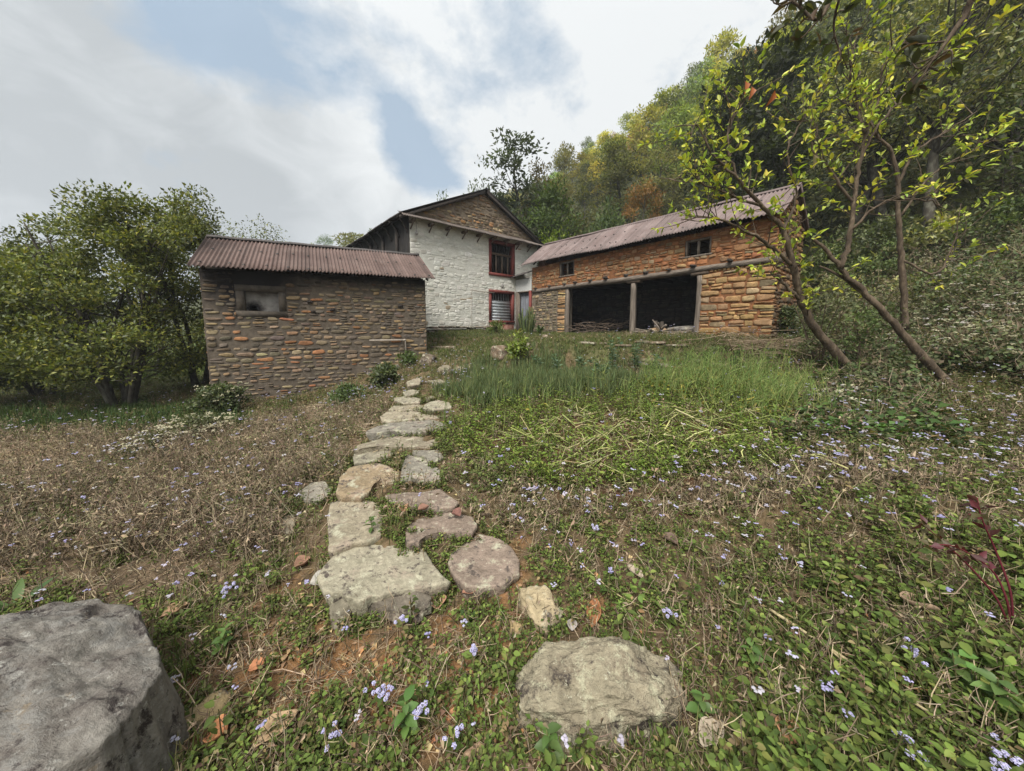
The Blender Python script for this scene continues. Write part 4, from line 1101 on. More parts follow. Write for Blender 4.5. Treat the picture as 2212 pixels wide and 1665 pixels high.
def clusters_tree(crown, trunk, P0, height, cl, trunk_r, leafL, nleaf, crad, pal, bare=.35, stems=1, lean=(0, 0), w=None, aspect=.45, limb=.35, up=.25, seg=6, spreadstem=.25, droop=.1, soft=False):
    """trunk(s) with limbs that run out to leaf clusters; cl = cluster centres relative to the base"""
    axis = []
    for s in range(stems):
        a = random.uniform(0, 6.28) if stems > 1 else 0
        top = np.array([lean[0] + math.cos(a) * spreadstem * height * (stems > 1), lean[1] + math.sin(a) * spreadstem * height * (stems > 1), height * random.uniform(.78, .95)])
        mid = top * .5 + np.array([random.gauss(0, .04) * height, random.gauss(0, .04) * height, 0])
        b = np.array([math.cos(a), math.sin(a), 0]) * trunk_r * 1.2 * (stems > 1)
        S = spline([b - UP * .25, b * 1.2 + mid * .18, mid, top * .8 + mid * .03, top], 5)
        axis.append(S)
        tube(trunk, S + P0, trunk_r * (1.15 - np.linspace(0, 1, len(S)) * .95) / (1 if stems == 1 else 1.4), seg, jit=.06)
    for c in cl:
        S = axis[random.randrange(stems)] if stems == 1 else min((axis[k] for k in random.sample(range(stems), min(3, stems))), key=lambda A: np.min(np.linalg.norm(A - c, axis=1)))
        hb = max(c[2] - random.uniform(.15, .45) * np.linalg.norm(c[:2] - S[len(S) // 2][:2]) - .1 * height, bare * height * .8)
        k = int(np.argmin(np.abs(S[:, 2] - hb)))
        a = S[k]
        m = (a + c) / 2 + np.array([random.gauss(0, .06), random.gauss(0, .06), -.04 + random.gauss(0, .05)]) * np.linalg.norm(c - a)
        L = spline([a, m, c], 4)
        r0 = trunk_r * limb * (1 - .6 * k / len(S))
        tube(trunk, L + P0, np.linspace(r0, r0 * .25, len(L)), 4, cap=False)
    cl = np.asarray(cl); n = len(cl) * nleaf
    idx = np.repeat(np.arange(len(cl)), nleaf)
    r = rdir(n) * (rng.random((n, 1)) ** .45)
    cr = (crad * rng.uniform(.65, 1.25, len(cl)))[idx][:, None]
    P = cl[idx] + r * cr * np.array([1, 1, .72])
    D = nrm(r * .8 + rng.normal(0, .6, (n, 3)) + np.array([0, 0, up]))
    cen = cl.mean(0); rc = nrm(cl - cen)[idx]
    Nn = nrm(rng.normal(0, .34, (n, 3)) + r * .75 + rc * .35 + np.array([0, 0, .55])) if soft else nrm(rng.normal(0, .5, (n, 3)) + r * .4 + np.array([0, 0, .8]))
    cc = palette(pal, n, .10 if soft else .16, w) * (rng.normal(1, .12, len(cl)))[idx][:, None]
    Ls = leafL * rng.uniform(.6, 1.25, n)
    leafs(crown, P + P0, D, Nn, Ls, Ls * aspect, np.clip(cc, .004, .8), fold=.2, droop=droop)

def env(n, h0, h1_, R, shape='egg', center=(0, 0), shell=.55):
    out = []
    while len(out) < n:
        z = random.random(); a = random.uniform(0, 6.283)
        if shape == 'egg': rr = math.sin(math.pi * (z * .92 + .06)) ** .7
        elif shape == 'cone': rr = (1 - z) ** .8 * .95 + .08
        elif shape == 'flat': rr = min(1, 1.6 * math.sqrt(max(0, 1 - z)))
        elif shape == 'col': rr = .75 * math.sin(math.pi * (z * .9 + .08)) ** .4
        rad = R * rr * (random.random() ** shell)
        out.append(np.array([center[0] + rad * math.cos(a), center[1] + rad * math.sin(a), h0 + (h1_ - h0) * z]))
    return out

def tree_obj(name, label, cat, P0, crown, trunk, group=None, leafmat='leaf', bark='bark_moss', lname='crown'):
    t = thing(name, label, cat, P0, group)
    a = crown.build(lname, [M[leafmat]], t); b = trunk.build('trunk', [M[bark]], t, smooth=True)
    return t

def dup(root, loc, rz, sc, label, color=None, group=None):
    r = root.copy(); COL.objects.link(r)
    r.location = [float(v) for v in loc]; r.rotation_euler = (0, 0, rz); r.scale = (sc[0], sc[0], sc[1])
    r['label'] = label
    if group: r['group'] = group
    for ch in root.children:
        c = ch.copy(); COL.objects.link(c); c.parent = r
        if color is not None: c.color = tuple(color) + (1,)
    return r

# --- forest kinds, about 8 m tall, shared meshes
GF = 'trees of the wooded hillside'
KINDS_F = {}
def kind(key, name, words, h, h0, R, n, nl, crad, leafL, pal, tr, shape='egg', **kw):
    for v in range(2):
        cr, tk = MB(), MB()
        clusters_tree(cr, tk, np.zeros(3), h, env(n, h0, h, R, shape), tr, leafL, nl, crad, pal, soft=True, **kw)
        t = tree_obj(name, 'x', 'tree', (0, 0, 0), cr, tk, GF, 'leaf_f', 'bark_moss')
        KINDS_F.setdefault(key, []).append((t, words))
WHITE3 = [(.075, .085, .030), (.10, .11, .034), (.055, .066, .025), (.13, .13, .038)]
kind('yel', 'broadleaf_tree', 'yellow-green broadleaf tree', 8, 2.8, 2.1, 34, 80, .85, .30, [(.33, .315, .07), (.28, .28, .065), (.38, .34, .08), (.21, .22, .06)], .13, 'egg')
kind('olv', 'broadleaf_tree', 'olive-green slim tree', 9, 3.0, 1.9, 30, 75, .8, .28, [(.18, .18, .065), (.145, .155, .058), (.215, .20, .07)], .12, 'col')
kind('drk', 'evergreen_tree', 'dark green dense evergreen tree', 8, 1.8, 2.2, 38, 85, .85, .27, GREEN_D, .15, 'egg')
kind('thin', 'slender_tree', 'thin-crowned see-through tree', 10, 3.0, 1.9, 46, 62, .62, .24, [(.07, .08, .04), (.085, .09, .045), (.055, .06, .032)], .10, 'col')
kind('oran', 'broadleaf_tree', 'rusty orange-leaved tree', 7, 2.2, 1.9, 26, 65, .7, .26, [(.23, .12, .04), (.19, .11, .04), (.27, .15, .05)], .11, 'egg')
kind('bush', 'shrub_tree', 'low leafy shrub tree', 4.5, .5, 1.8, 26, 75, .75, .25, [(.075, .10, .03), (.06, .08, .026), (.10, .12, .034)], .07, 'egg', stems=3, bare=.1)

def zone_words(px, py):
    if py < 330 and px > 1150: r = 'on the upper slope'
    elif py < 450: r = 'at mid-slope'
    else: r = 'low on the slope'
    if px < 1150: q = 'behind the white gable'
    elif px < 1350: q = "over the barn roof's left end"
    elif px < 1550: q = "over the barn roof's middle"
    elif px < 1750: q = "over the barn roof's right end"
    else: q = 'right of the barn'
    return r + ' ' + q
used_kind = {k: [False, False] for k in KINDS_F}
def place_f(key, X, Y, sc, color, label=None, top=None):
    v = random.randrange(2); t, words = KINDS_F[key][v]
    z = h1(X, Y)
    px, py = proj(np.array(X), np.array(Y), np.array(z + 6 * sc[1])); px, py = float(px), float(py)
    lab = label or (words + ' ' + zone_words(px, py))
    if not used_kind[key][v]:
        used_kind[key][v] = True
        t.location = (X, Y, z - .1); t.rotation_euler = (0, 0, random.uniform(0, 6.28)); t.scale = (sc[0], sc[0], sc[1]); t['label'] = lab
        for c in t.children: c.color = tuple(color) + (1,)
        return t
    return dup(t, (X, Y, z - .1), random.uniform(0, 6.28), sc, lab, color)

def aim(px, py_top, Y, h_nat):
    """base position and vertical scale so the top reaches the sight line at that depth"""
    p = PX(px, py_top, Y); zb = h1(p[0], Y)
    return p[0], Y, max((p[2] - zb) / h_nat, .35)
SPECIAL = [  # key, px, top py, Y, width scale, colour, label
    ('thin', 1112, 278, 22, 1.5, (.75, .85, .95), 'tallest airy tree standing against the sky right of the white gable'),
    ('thin', 1160, 338, 25, .9, (1.3, .95, .65), 'brownish slender tree beside the tallest airy tree'),
    ('drk', 1035, 372, 27, .85, (1.1, 1.15, 1.2), 'dark tree rising directly behind the white gable peak'),
    ('drk', 962, 404, 26, .55, (1.2, 1.4, 1.4), 'small bluish-green tree at the left end of the ridge behind the gable'),
    ('bush', 985, 424, 22, .55, (1.9, 2.0, 1.3), 'small bright green tree just left of the gable peak'),
    ('drk', 1192, 374, 18.5, .8, (.75, .9, .6), 'dense dark rounded tree right of the tallest airy tree'),
    ('oran', 1394, 378, 20, .62, (1, 1, 1), 'only rusty orange tree, above the middle of the barn roof'),
    ('bush', 1205, 480, 17.5, .8, (1.8, 1.9, .9), 'bright yellow-green bush tree just behind the left end of the barn roof'),
    ('bush', 1315, 420, 17.5, .75, (1.15, 1.25, 1.7), 'pale grey-green tree above the barn roof'),
    ('thin', 1065, 440, 20, .5, (1.6, 1.7, .9), 'pale yellow-green sapling beside the right slope of the gable'),
    ('olv', 1262, 392, 19, .6, (.6, .62, .65), 'mossy dark-branched tree left of the pale grey-green tree'),
    ('bush', 1450, 462, 16.5, .6, (1.2, 1.4, .9), 'green bush tree peeping over the barn ridge'),
    ('olv', 1220, 300, 33, .75, (.95, .9, .85), 'slim tree on the skyline left of the yellow-green grove'),
    ('drk', 1650, 70, 15.5, 1.15, (.36, .36, .38), 'huge dark tree towering behind the right end of the barn'),
    ('drk', 1590, 130, 17, .9, (.40, .40, .42), 'dark tree with wispy top left of the huge dark tree'),
    ('drk', 1720, 60, 18, 1.0, (.42, .42, .42), 'dark tree just right of the huge dark tree'),
    ('drk', 1700, 260, 13.5, .8, (.42, .44, .42), 'shadowy tree right behind the barn gable peak'),
]
occ = []
for key, px, top, Y, wsc, colr, lab in SPECIAL:
    hn = KINDS_F[key][0][0].children[0]
    hnat = {'thin': 10.5, 'drk': 8.6, 'oran': 7.5, 'bush': 5.0, 'olv': 9.6, 'yel': 8.6}[key]
    X, Y, sz = aim(px, top, Y, hnat)
    place_f(key, X, Y, (wsc, sz), colr, lab); occ.append((X, Y))
# the rest of the wood: spread over the slope, kept apart
cand = 0; nfor = 0
N_FOREST = 185
while nfor < N_FOREST and cand < 20000:
    cand += 1
    Y = random.uniform(14, 74); px = random.uniform(860, 2450)
    X = (px - CX) / F * Y * 1.02
    s = .774 * X + .633 * Y - 15.2
    if s < .8 or s > 62: continue
    if Y < 26 and px < 1600 and s < 3: continue
    md = 2.3 + .022 * Y
    if any((X - a) ** 2 + (Y - b) ** 2 < md * md for a, b in occ): continue
    if px > 1750 and Y > 45: continue
    if any(Y < q[3] + 1.5 and abs(px - q[1]) < 62 and q[1] < 1500 for q in SPECIAL): continue
    u = random.random()
    if s > 9: key = 'yel' if u < .46 else 'olv' if u < .72 else 'drk' if u < .86 else 'thin' if u < .96 else 'oran'
    else: key = 'drk' if u < .30 else 'olv' if u < .52 else 'bush' if u < .76 else 'yel' if u < .90 else 'thin'
    if px > 1550 and u < .35: key = 'drk'
    if px < 1130 and key == 'yel': key = 'olv'
    sc = random.uniform(.72, 1.12); hs = sc * random.uniform(.9, 1.2)
    hs *= min(max((px - 850) / 620, .42), 1.0)
    k = min(max(random.gauss(1.12, .30), .5), 1.7); colr = (k * random.gauss(1, .13), k, k * random.gauss(.95, .12))
    place_f(key, X, Y, (sc, hs), colr); occ.append((X, Y)); nfor += 1

# distant trees left of the house
for key, px, top, Y, wsc, colr, lab in [
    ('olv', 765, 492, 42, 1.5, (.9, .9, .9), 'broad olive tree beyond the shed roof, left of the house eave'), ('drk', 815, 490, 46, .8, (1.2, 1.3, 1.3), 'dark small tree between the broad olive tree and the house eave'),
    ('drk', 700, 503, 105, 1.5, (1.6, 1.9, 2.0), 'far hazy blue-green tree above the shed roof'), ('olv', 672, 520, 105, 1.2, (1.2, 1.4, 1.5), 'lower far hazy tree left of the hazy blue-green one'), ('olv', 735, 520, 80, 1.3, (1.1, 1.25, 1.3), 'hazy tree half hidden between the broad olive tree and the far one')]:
    hnat = {'drk': 8.6, 'olv': 9.6}[key]
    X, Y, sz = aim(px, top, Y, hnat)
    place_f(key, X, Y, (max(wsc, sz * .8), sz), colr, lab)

# undergrowth that covers the slope between the trunks
def undergrowth(name, n, region, pal, L, hmin, hmax, label=None, nl=9, kinds='stuff', mat='leaf_matt'):
    mb = MB()
    x, y = region(n)
    z = H(x, y)
    k = len(x); idx = np.repeat(np.arange(k), nl)
    hh = rng.uniform(hmin, hmax, k)[idx] * rng.random(k * nl) ** .6
    rad = (.25 + .5 * hmax) * rng.random(k * nl) ** .5; a = rng.uniform(0, 6.283, k * nl)
    P = np.stack([x[idx] + rad * np.cos(a), y[idx] + rad * np.sin(a), z[idx] + hh], 1)
    D = rdir(k * nl, .2); Nn = rdir(k * nl, 1.0)
    Ls = L * rng.uniform(.6, 1.3, k * nl)
    leafs(mb, P, D, Nn, Ls, Ls * .5, palette(pal, k * nl, .2) * rng.normal(1, .14, k)[idx][:, None].clip(.5, 1.5), fold=.2)
    return tag(mb.build(name, [M[mat]]), label, kind=kinds)
def slope_region(n):
    Y = rng.uniform(9, 70, n); px = rng.uniform(880, 2500, n); X = (px - CX) / F * Y * 1.02
    s = .774 * X + .633 * Y - 15.2
    ok = (s > -.9) & (s < 60)
    return X[ok], Y[ok]
undergrowth('undergrowth', 9000, slope_region, [(.12, .13, .06), (.155, .165, .065), (.10, .11, .052), (.18, .165, .085)], .26, .3, 1.6, 'leafy undergrowth covering the wooded slope', nl=12)
def far_left(n):
    Y = rng.uniform(11, 45, n); px = rng.uniform(-400, 900, n); X = (px - CX) / F * Y
    ok = (X < -5) ; return X[ok], Y[ok]
undergrowth('grass', 5000, far_left, [(.10, .13, .04), (.13, .15, .05), (.08, .11, .035)], .22, .1, .4, 'rough green grass beyond the orchard trees', nl=9)

# --- orchard trees left of the shed
def orchard(px, py, Y, R, h, n, label, stems=6, h0=.42, nl=235, crad=.40, seed=0, tops=(), leafL=.088):
    g = PX(px, py, Y); P0 = np.array([g[0], Y, h1(g[0], Y)])
    cr, tk = MB(), MB()
    cl = [c for c in env(n, h0, h, R, 'egg', shell=.42) if c[2] > h * .33 or random.random() < .55]
    for (tx, ty) in tops:
        q = PX(tx, ty, Y) - P0; cl += [q + rng.normal(0, .12, 3), q + np.array([random.gauss(0, .12), random.gauss(0, .15), -.35]), q + np.array([random.gauss(0, .18), random.gauss(0, .15), -.7])]
    clusters_tree(cr, tk, P0, h, cl, .085, leafL, nl, crad, [(.088, .108, .028), (.13, .148, .034), (.066, .082, .024), (.19, .198, .04), (.25, .24, .046)], bare=.22, stems=stems, w=[.28, .27, .2, .17, .08], aspect=.5, limb=.30, up=.35, spreadstem=.24)
    return tree_obj('orchard_tree', label, 'tree', P0, cr, tk, 'orchard trees left of the shed', 'leaf', 'bark_moss')
orchard(265, 870, 7.4, 1.75, 4.1, 120, 'largest bushy citrus tree with many stems splaying from one dark base, left of the shed', 8, tops=((265, 425), (300, 430), (335, 455), (180, 440), (230, 420), (390, 440)))
orchard(95, 850, 8.4, 1.9, 3.55, 85, 'lower bushy citrus tree at the left, lichened branches near its foot', 5, tops=((80, 490), (40, 555), (150, 500)))
orchard(430, 820, 9.3, 1.35, 4.5, 75, 'tall citrus tree partly hidden behind the left corner of the shed', 5, tops=((440, 438), (420, 450), (395, 470)))
orchard(-60, 880, 6.9, 1.6, 3.3, 75, 'citrus tree cut by the left border of the photo', 4)
orchard(150, 845, 10.4, 1.8, 4.2, 60, 'citrus tree in the second row seen between the front trunks', 3, nl=110, crad=.45)
orchard(-150, 850, 10.0, 2.4, 4.2, 60, 'outer citrus tree of the second row at the far left', 3, nl=110, crad=.48)
orchard(520, 780, 12.5, 1.6, 4.75, 48, 'citrus tree showing only its top over the left part of the shed roof', 3, nl=70, tops=((490, 488), (520, 500)))
orchard(585, 780, 12.8, 1.0, 4.6, 34, 'small citrus top peeping over the shed roof', 3, nl=70, tops=((570, 487), (590, 500)))
orchard(330, 800, 12.5, 1.9, 4.3, 50, 'citrus tree of the back row behind the largest one', 3, nl=70, crad=.45)

# --- trees along the right edge, above the flowering slope
def right_tree(px, top, Y, R, n, pal, label, h0f=.35, nl=80, crad=.5, leafL=.15, tr=.16, stems=1, lean=(0, 0), bark='bark_moss', shape='egg'):
    p = PX(px, top, Y); zb = h1(p[0], Y); h = p[2] - zb
    cr, tk = MB(), MB(); P0 = np.array([p[0] - lean[0] * .5, Y, zb])
    clusters_tree(cr, tk, P0, h, env(n, h * h0f, h, R, shape, lean), tr, leafL, nl, crad, pal, bare=h0f * .7, stems=stems, lean=lean, seg=8)
    return tree_obj('hillside_tree', label, 'tree', P0, cr, tk, None, 'leaf', bark)
OLV = [(.19, .195, .08), (.235, .235, .085), (.15, .155, .068), (.29, .275, .09)]
right_tree(1860, 120, 12.5, 2.0, 48, GREEN_D + OLV, 'mossy tree behind the yellow-green near tree, right of the barn', .45)
right_tree(1990, -10, 11.5, 2.2, 60, OLV, 'leafy tree with a dark trunk on the upper right slope', .42, lean=(.5, 0))
right_tree(2095, -120, 9.6, 2.1, 60, OLV + GREEN_D, 'big mossy tree with a thick grey trunk at the right', .5, tr=.15, lean=(.2, 0))
right_tree(2230, -60, 10.5, 2.2, 56, OLV, 'leafy tree cut by the right border of the photo', .38, lean=(-.4, 0))
right_tree(2330, 80, 8.6, 1.8, 46, GREEN_M, 'outer tree on the right slope with mid-green crown', .3)
right_tree(2190, 440, 8.2, 1.1, 40, [(.06, .085, .022), (.09, .115, .026), (.045, .066, .02)], 'bright green feathery bush at the right border', .12, crad=.35, leafL=.11, tr=.06, stems=3)
right_tree(1900, 470, 10.5, 1.2, 34, GREEN_D, 'dark bush low on the slope behind the leaning trunk', .1, crad=.4, leafL=.13, tr=.05, stems=3)
right_tree(2020, 480, 9.8, 1.1, 30, OLV, 'olive bush on the slope below the big mossy tree', .1, crad=.4, leafL=.13, tr=.05, stems=3)
right_tree(1790, 520, 11.0, .9, 26, GREEN_M, 'green bush beside the barn gable wall', .08, crad=.35, leafL=.12, tr=.05, stems=3)

for (px, top, Y, R, n, pal, lab) in (
    (1805, 600, 8.6, .7, 22, OLV, 'twiggy olive shrub directly right of the barn gable'), (1880, 560, 9.2, .9, 26, GREEN_M, 'mid-green shrub between the two leaning trunks, far side'), (1965, 600, 7.8, .8, 24, OLV, 'olive shrub on the flowering slope behind the upright tree'),
    (2050, 580, 7.2, .8, 24, GREEN_M, 'mid-green shrub on the slope right of the upright tree'), (2130, 610, 6.6, .8, 24, OLV, 'olive shrub high on the slope near the right border'), (2215, 560, 6.2, .8, 24, GREEN_M, 'leafy shrub cut by the right border, on the flowering slope'),
    (2080, 690, 5.8, .6, 18, OLV, 'small grey-green shrub right above the long leaning trunk'), (2180, 730, 5.2, .6, 18, OLV, 'small grey-green shrub above the root end of the leaning trunk'), (1850, 690, 7.0, .6, 18, OLV, 'small twiggy shrub between the foot of both leaning trunks')):
    right_tree(px, top, Y, R, n, pal, lab, .12, nl=46, crad=.24, leafL=.085, tr=.035, stems=5)

GS = 'waist-high shrubs tangled over the slope'
nsh = 0
for q in range(400):
    if nsh >= 46: break
    Y = random.uniform(4.9, 9.6); px = random.uniform(1745, 2420); X = (px - CX) / F * Y * 1.01
    if inpoly(np.array([px]), np.array([float(proj(np.array(X), np.array(Y), H(X, Y))[1])]), [(1700, 300), (2500, 300), (2500, 900), (1700, 790)])[0] == False: continue
    if Y < 6.0 and 1880 < px < 2260: continue
    z = h1(X, Y); k = random.randrange(3); h = random.uniform(.55, 1.5) * (.5 + Y / 14); R = random.uniform(.35, .75)
    cr, tk = MB(), MB(); P0 = np.array([X, Y, z])
    pal_ = ([(.135, .15, .075), (.17, .18, .085), (.11, .12, .065)], [(.10, .135, .05), (.13, .17, .06), (.08, .105, .045)], [(.16, .13, .08), (.13, .125, .065), (.20, .165, .10)])[k]
    clusters_tree(cr, tk, P0, h, env(17, h * .15, h, R, 'flat'), .022, .07, 42 if k < 2 else 20, .19, pal_, bare=.1, stems=6, limb=.5, spreadstem=.35, aspect=.55, seg=4)
    t = tree_obj('slope_shrub', ('waist-high grey-green shrub tangled on the slope right of the barn', 'waist-high fresh green shrub on the slope right of the barn', 'waist-high half-bare brown shrub on the slope right of the barn')[k], 'shrub', P0, cr, tk, GS, 'leaf_matt', 'bark', 'leaves')
    nsh += 1

# --- the near tree with leaning trunks and fresh yellow-green leaves
class Near:
    def __init__(s): s.crown, s.trunk = MB(), MB(); s.br = []
    def limb(s, pts, r0, r1, twig=True, n=7, m=6):
        S = spline(np.array([PX(*p) for p in pts]), m)
        if len(S) > 8: S[2:-2] += rng.normal(0, .008, (len(S) - 4, 3))
        tube(s.trunk, S, np.linspace(r0, r1, len(S)), n, jit=.05)
        s.br.append((S, twig)); return S
    def twigs(s, S, n, lo=.15, L=(.25, .75), pal=None, lf=.095, tipn=2, up=.4):
        for k in range(n):
            i = int((lo + (1 - lo) * random.random()) * (len(S) - 1))
            t = nrm(S[min(i + 1, len(S) - 1)] - S[max(i - 1, 0)])
            d = nrm(t * .5 + rdir(1)[0] * .9 + UP * up)
            l = random.uniform(*L); p = S[i]
            q = spline([p, p + d * l * .5 + rng.normal(0, .03, 3), p + d * l + UP * random.uniform(-.05, .12)], 4)
            tube(s.trunk, q, np.linspace(.008, .003, len(q)), 4, cap=False)
            s.leaves(q, pal, lf, tipn)
    def leaves(s, q, pal, lf, rep):
        pts = []; dirs = []
        for f in (.35, .55, .75, .9, 1.0):
            if f < .8 and random.random() < .3: continue
            k = min(int(f * (len(q) - 1)), len(q) - 2); p = q[k] + (q[k + 1] - q[k]) * (f * (len(q) - 1) - k)
            ax = nrm(q[k + 1] - q[k]); m = rep + (2 if f == 1.0 else 0)
            for j in range(m):
                pts.append(p + rng.normal(0, .008, 3)); dirs.append(nrm(ax * .55 + rdir(1)[0] * .8 + UP * .15))
        n = len(pts)
        if not n: return
        Ls = lf * rng.uniform(.55, 1.25, n)
        leafs6(s.crown, np.array(pts), np.array(dirs), rdir(n, 1.3), Ls, Ls * .42, palette(pal, n, .18), fold=.28, droop=.15)
FRESH = [(.37, .43, .055), (.29, .36, .055), (.44, .46, .065), (.21, .275, .05), (.52, .47, .07)]
NT = Near()
A1 = NT.limb([(1880, 845, 5.25), (1850, 812, 5.3), (1795, 752, 5.3), (1752, 700, 5.25), (1728, 640, 5.2), (1712, 570, 5.15), (1690, 500, 5.1), (1640, 440, 5.0), (1590, 385, 4.9), (1535, 330, 4.85)], .08, .012, n=9)
A2 = NT.limb([(1712, 575, 5.15), (1660, 530, 5.1), (1600, 495, 5.0), (1540, 470, 4.95), (1470, 475, 4.9)], .032, .006)
A3 = NT.limb([(1645, 445, 5.0), (1560, 415, 4.95), (1490, 390, 4.9), (1420, 385, 4.85)], .02, .004)
A4 = NT.limb([(1690, 500, 5.1), (1720, 420, 5.2), (1700, 330, 5.2), (1740, 250, 5.2), (1790, 170, 5.25)], .02, .004)
A5 = NT.limb([(1730, 650, 5.2), (1690, 610, 5.2), (1660, 585, 5.15)], .03, .012)
A6 = NT.limb([(1590, 385, 4.9), (1570, 300, 4.9), (1600, 230, 4.95), (1640, 190, 5.0)], .018, .005)
A7 = NT.limb([(1535, 330, 4.85), (1505, 270, 4.8), (1490, 300, 4.8)], .012, .004)
for S, n in ((A1, 28), (A2, 21), (A3, 19), (A4, 23), (A5, 8), (A6, 15), (A7, 6)): NT.twigs(S, n, .35 if S is A1 else .1, pal=FRESH)
g0 = h1(A1[0][0], A1[0][1]); P0 = A1[0].copy(); P0[2] = g0
tree_obj('leaning_tree', 'leaning brown tree with fresh yellow-green leaves in front of the barn corner', 'tree', P0, NT.crown, NT.trunk, None, 'leaf', 'bark')
NT = Near()
B1 = NT.limb([(2330, 1010, 2.6), (2270, 965, 2.9), (2190, 915, 3.45), (2110, 868, 4.1), (2050, 828, 4.72), (1995, 775, 4.8), (1940, 710, 4.85), (1880, 645, 4.9), (1825, 590, 4.95), (1790, 548, 5.0), (1755, 515, 5.05)], .088, .02, n=9)
B2 = NT.limb([(1815, 580, 4.95), (1832, 520, 4.95), (1843, 440, 4.95), (1855, 360, 4.95), (1868, 290, 4.95), (1895, 220, 4.95), (1905, 150, 4.9), (1930, 90, 4.9)], .036, .007)
B3 = NT.limb([(1857, 345, 4.95), (1890, 280, 4.9), (1945, 215, 4.85), (2000, 160, 4.8), (2060, 100, 4.75)], .02, .004)
B4 = NT.limb([(1868, 290, 4.95), (1850, 230, 5.0), (1835, 150, 5.0), (1855, 60, 5.0)], .022, .006)
B5 = NT.limb([(1843, 440, 4.95), (1800, 380, 5.0), (1760, 330, 5.05), (1745, 280, 5.05)], .022, .005)
B6 = NT.limb([(1835, 500, 4.95), (1900, 440, 4.8), (1985, 430, 4.7), (2050, 455, 4.65)], .02, .005)
B7 = NT.limb([(1880, 645, 4.9), (1820, 600, 5.0), (1770, 575, 5.05)], .03, .014)
for S, n in ((B1, 4), (B2, 26), (B3, 21), (B4, 20), (B5, 16), (B6, 14)): NT.twigs(S, n, .6 if S is B1 else .2, pal=FRESH)
P0 = B1[0].copy(); P0[2] = h1(P0[0], P0[1])
tree_obj('leaning_tree', 'leaning tree with a pale upright fork, right of the one at the barn corner', 'tree', P0, NT.crown, NT.trunk, None, 'leaf', 'bark')
NT = Near()
C1 = NT.limb([(1955, 712, 5.9), (1948, 600, 5.9), (1942, 500, 5.9), (1938, 400, 5.9), (1925, 330, 5.9), (1890, 285, 5.9), (1870, 230, 5.9)], .05, .012, n=8)
C2 = NT.limb([(1938, 400, 5.9), (1975, 330, 5.8), (2050, 280, 5.8), (2110, 240, 5.75)], .025, .006)
C3 = NT.limb([(1942, 470, 5.9), (2010, 380, 5.8), (2090, 330, 5.7), (2150, 300, 5.7)], .02, .005)
C4 = NT.limb([(1945, 560, 5.9), (2020, 590, 5.7), (2060, 520, 5.6), (2075, 440, 5.6)], .02, .005)
for S, n in ((C1, 10), (C2, 14), (C3, 13), (C4, 10)): NT.twigs(S, n, .4 if S is C1 else .2, pal=FRESH)
P0 = C1[0].copy(); P0[2] = h1(P0[0], P0[1])
tree_obj('upright_tree', 'slim upright brown-stemmed tree standing behind the two leaning trees', 'tree', P0, NT.crown, NT.trunk, None, 'leaf', 'bark')
# tree out of the frame on the right whose bough with big leaves reaches over the view
NT = Near()
D0 = np.array([4.4, 1.7, h1(4.4, 1.7)])
D1 = spline(np.array([D0, D0 + [0, .05, 1.2], D0 + [-.2, .25, 2.4], D0 + [-.5, .4, 3.4]]), 6); tube(NT.trunk, D1, np.linspace(.09, .05, len(D1)), 8, jit=.05)
e = D1[-1]
D2 = spline(np.array([e, PX(2150, -40, 2.5), PX(2080, 40, 2.6), PX(2030, 110, 2.65), PX(2000, 150, 2.7)]), 6); tube(NT.trunk, D2, np.linspace(.03, .006, len(D2)), 6)
D3 = spline(np.array([e, PX(2000, -150, 2.9), PX(1830, -60, 3.0), PX(1770, 40, 3.05), PX(1720, 10, 3.1), PX(1690, -10, 3.1)]), 6); tube(NT.trunk, D3, np.linspace(.03, .005, len(D3)), 6)
D4 = spline(np.array([PX(1830, -60, 3.0), PX(1800, 60, 3.2), PX(1830, 150, 3.3)]), 6); tube(NT.trunk, D4, np.linspace(.012, .005, len(D4)), 5)
DARKL = [(.045, .05, .02), (.06, .066, .024), (.075, .05, .025), (.035, .04, .02)]
NT.twigs(D2, 7, .6, (.10, .25), DARKL, .13, 1, -.1); NT.twigs(D3, 9, .6, (.12, .3), DARKL, .12, 1, .2); NT.twigs(D4, 4, .4, (.1, .25), DARKL, .11, 1, .1)
tree_obj('overhanging_tree', 'big-leaved tree reaching in with dark leaves at the top right', 'tree', D0, NT.crown, NT.trunk, None, 'leaf', 'bark')
# orange dead leaves caught on twigs
for px, py, Y, lab in ((1606, 188, 4.9, 'curled orange leaf hanging highest in the near tree, leftmost of three'), (1622, 200, 4.9, 'narrow orange leaf hanging between two others'), (1672, 208, 5.0, 'broad orange leaf hanging right of two narrow ones'), (1755, 345, 5.0, 'pale withered leaf hanging in the middle of the near tree')):
    p = PX(px, py, Y); mb = MB()
    a = nrm(np.array([random.gauss(0, .3), random.gauss(0, .3), -1]))
    pale = 'pale' in lab
    leafs(mb, p[None] + UP * .08, a[None], np.array([[.3, -1, .2]]), np.array([.2]), np.array([.09]), np.array([[.32, .26, .17] if pale else [.34, .10, .025]]), fold=.35, droop=.3)
    tag(mb.build('dead_leaf', [M['leaf']], loc=p), lab, 'leaf', 'dead leaves caught in the near tree')
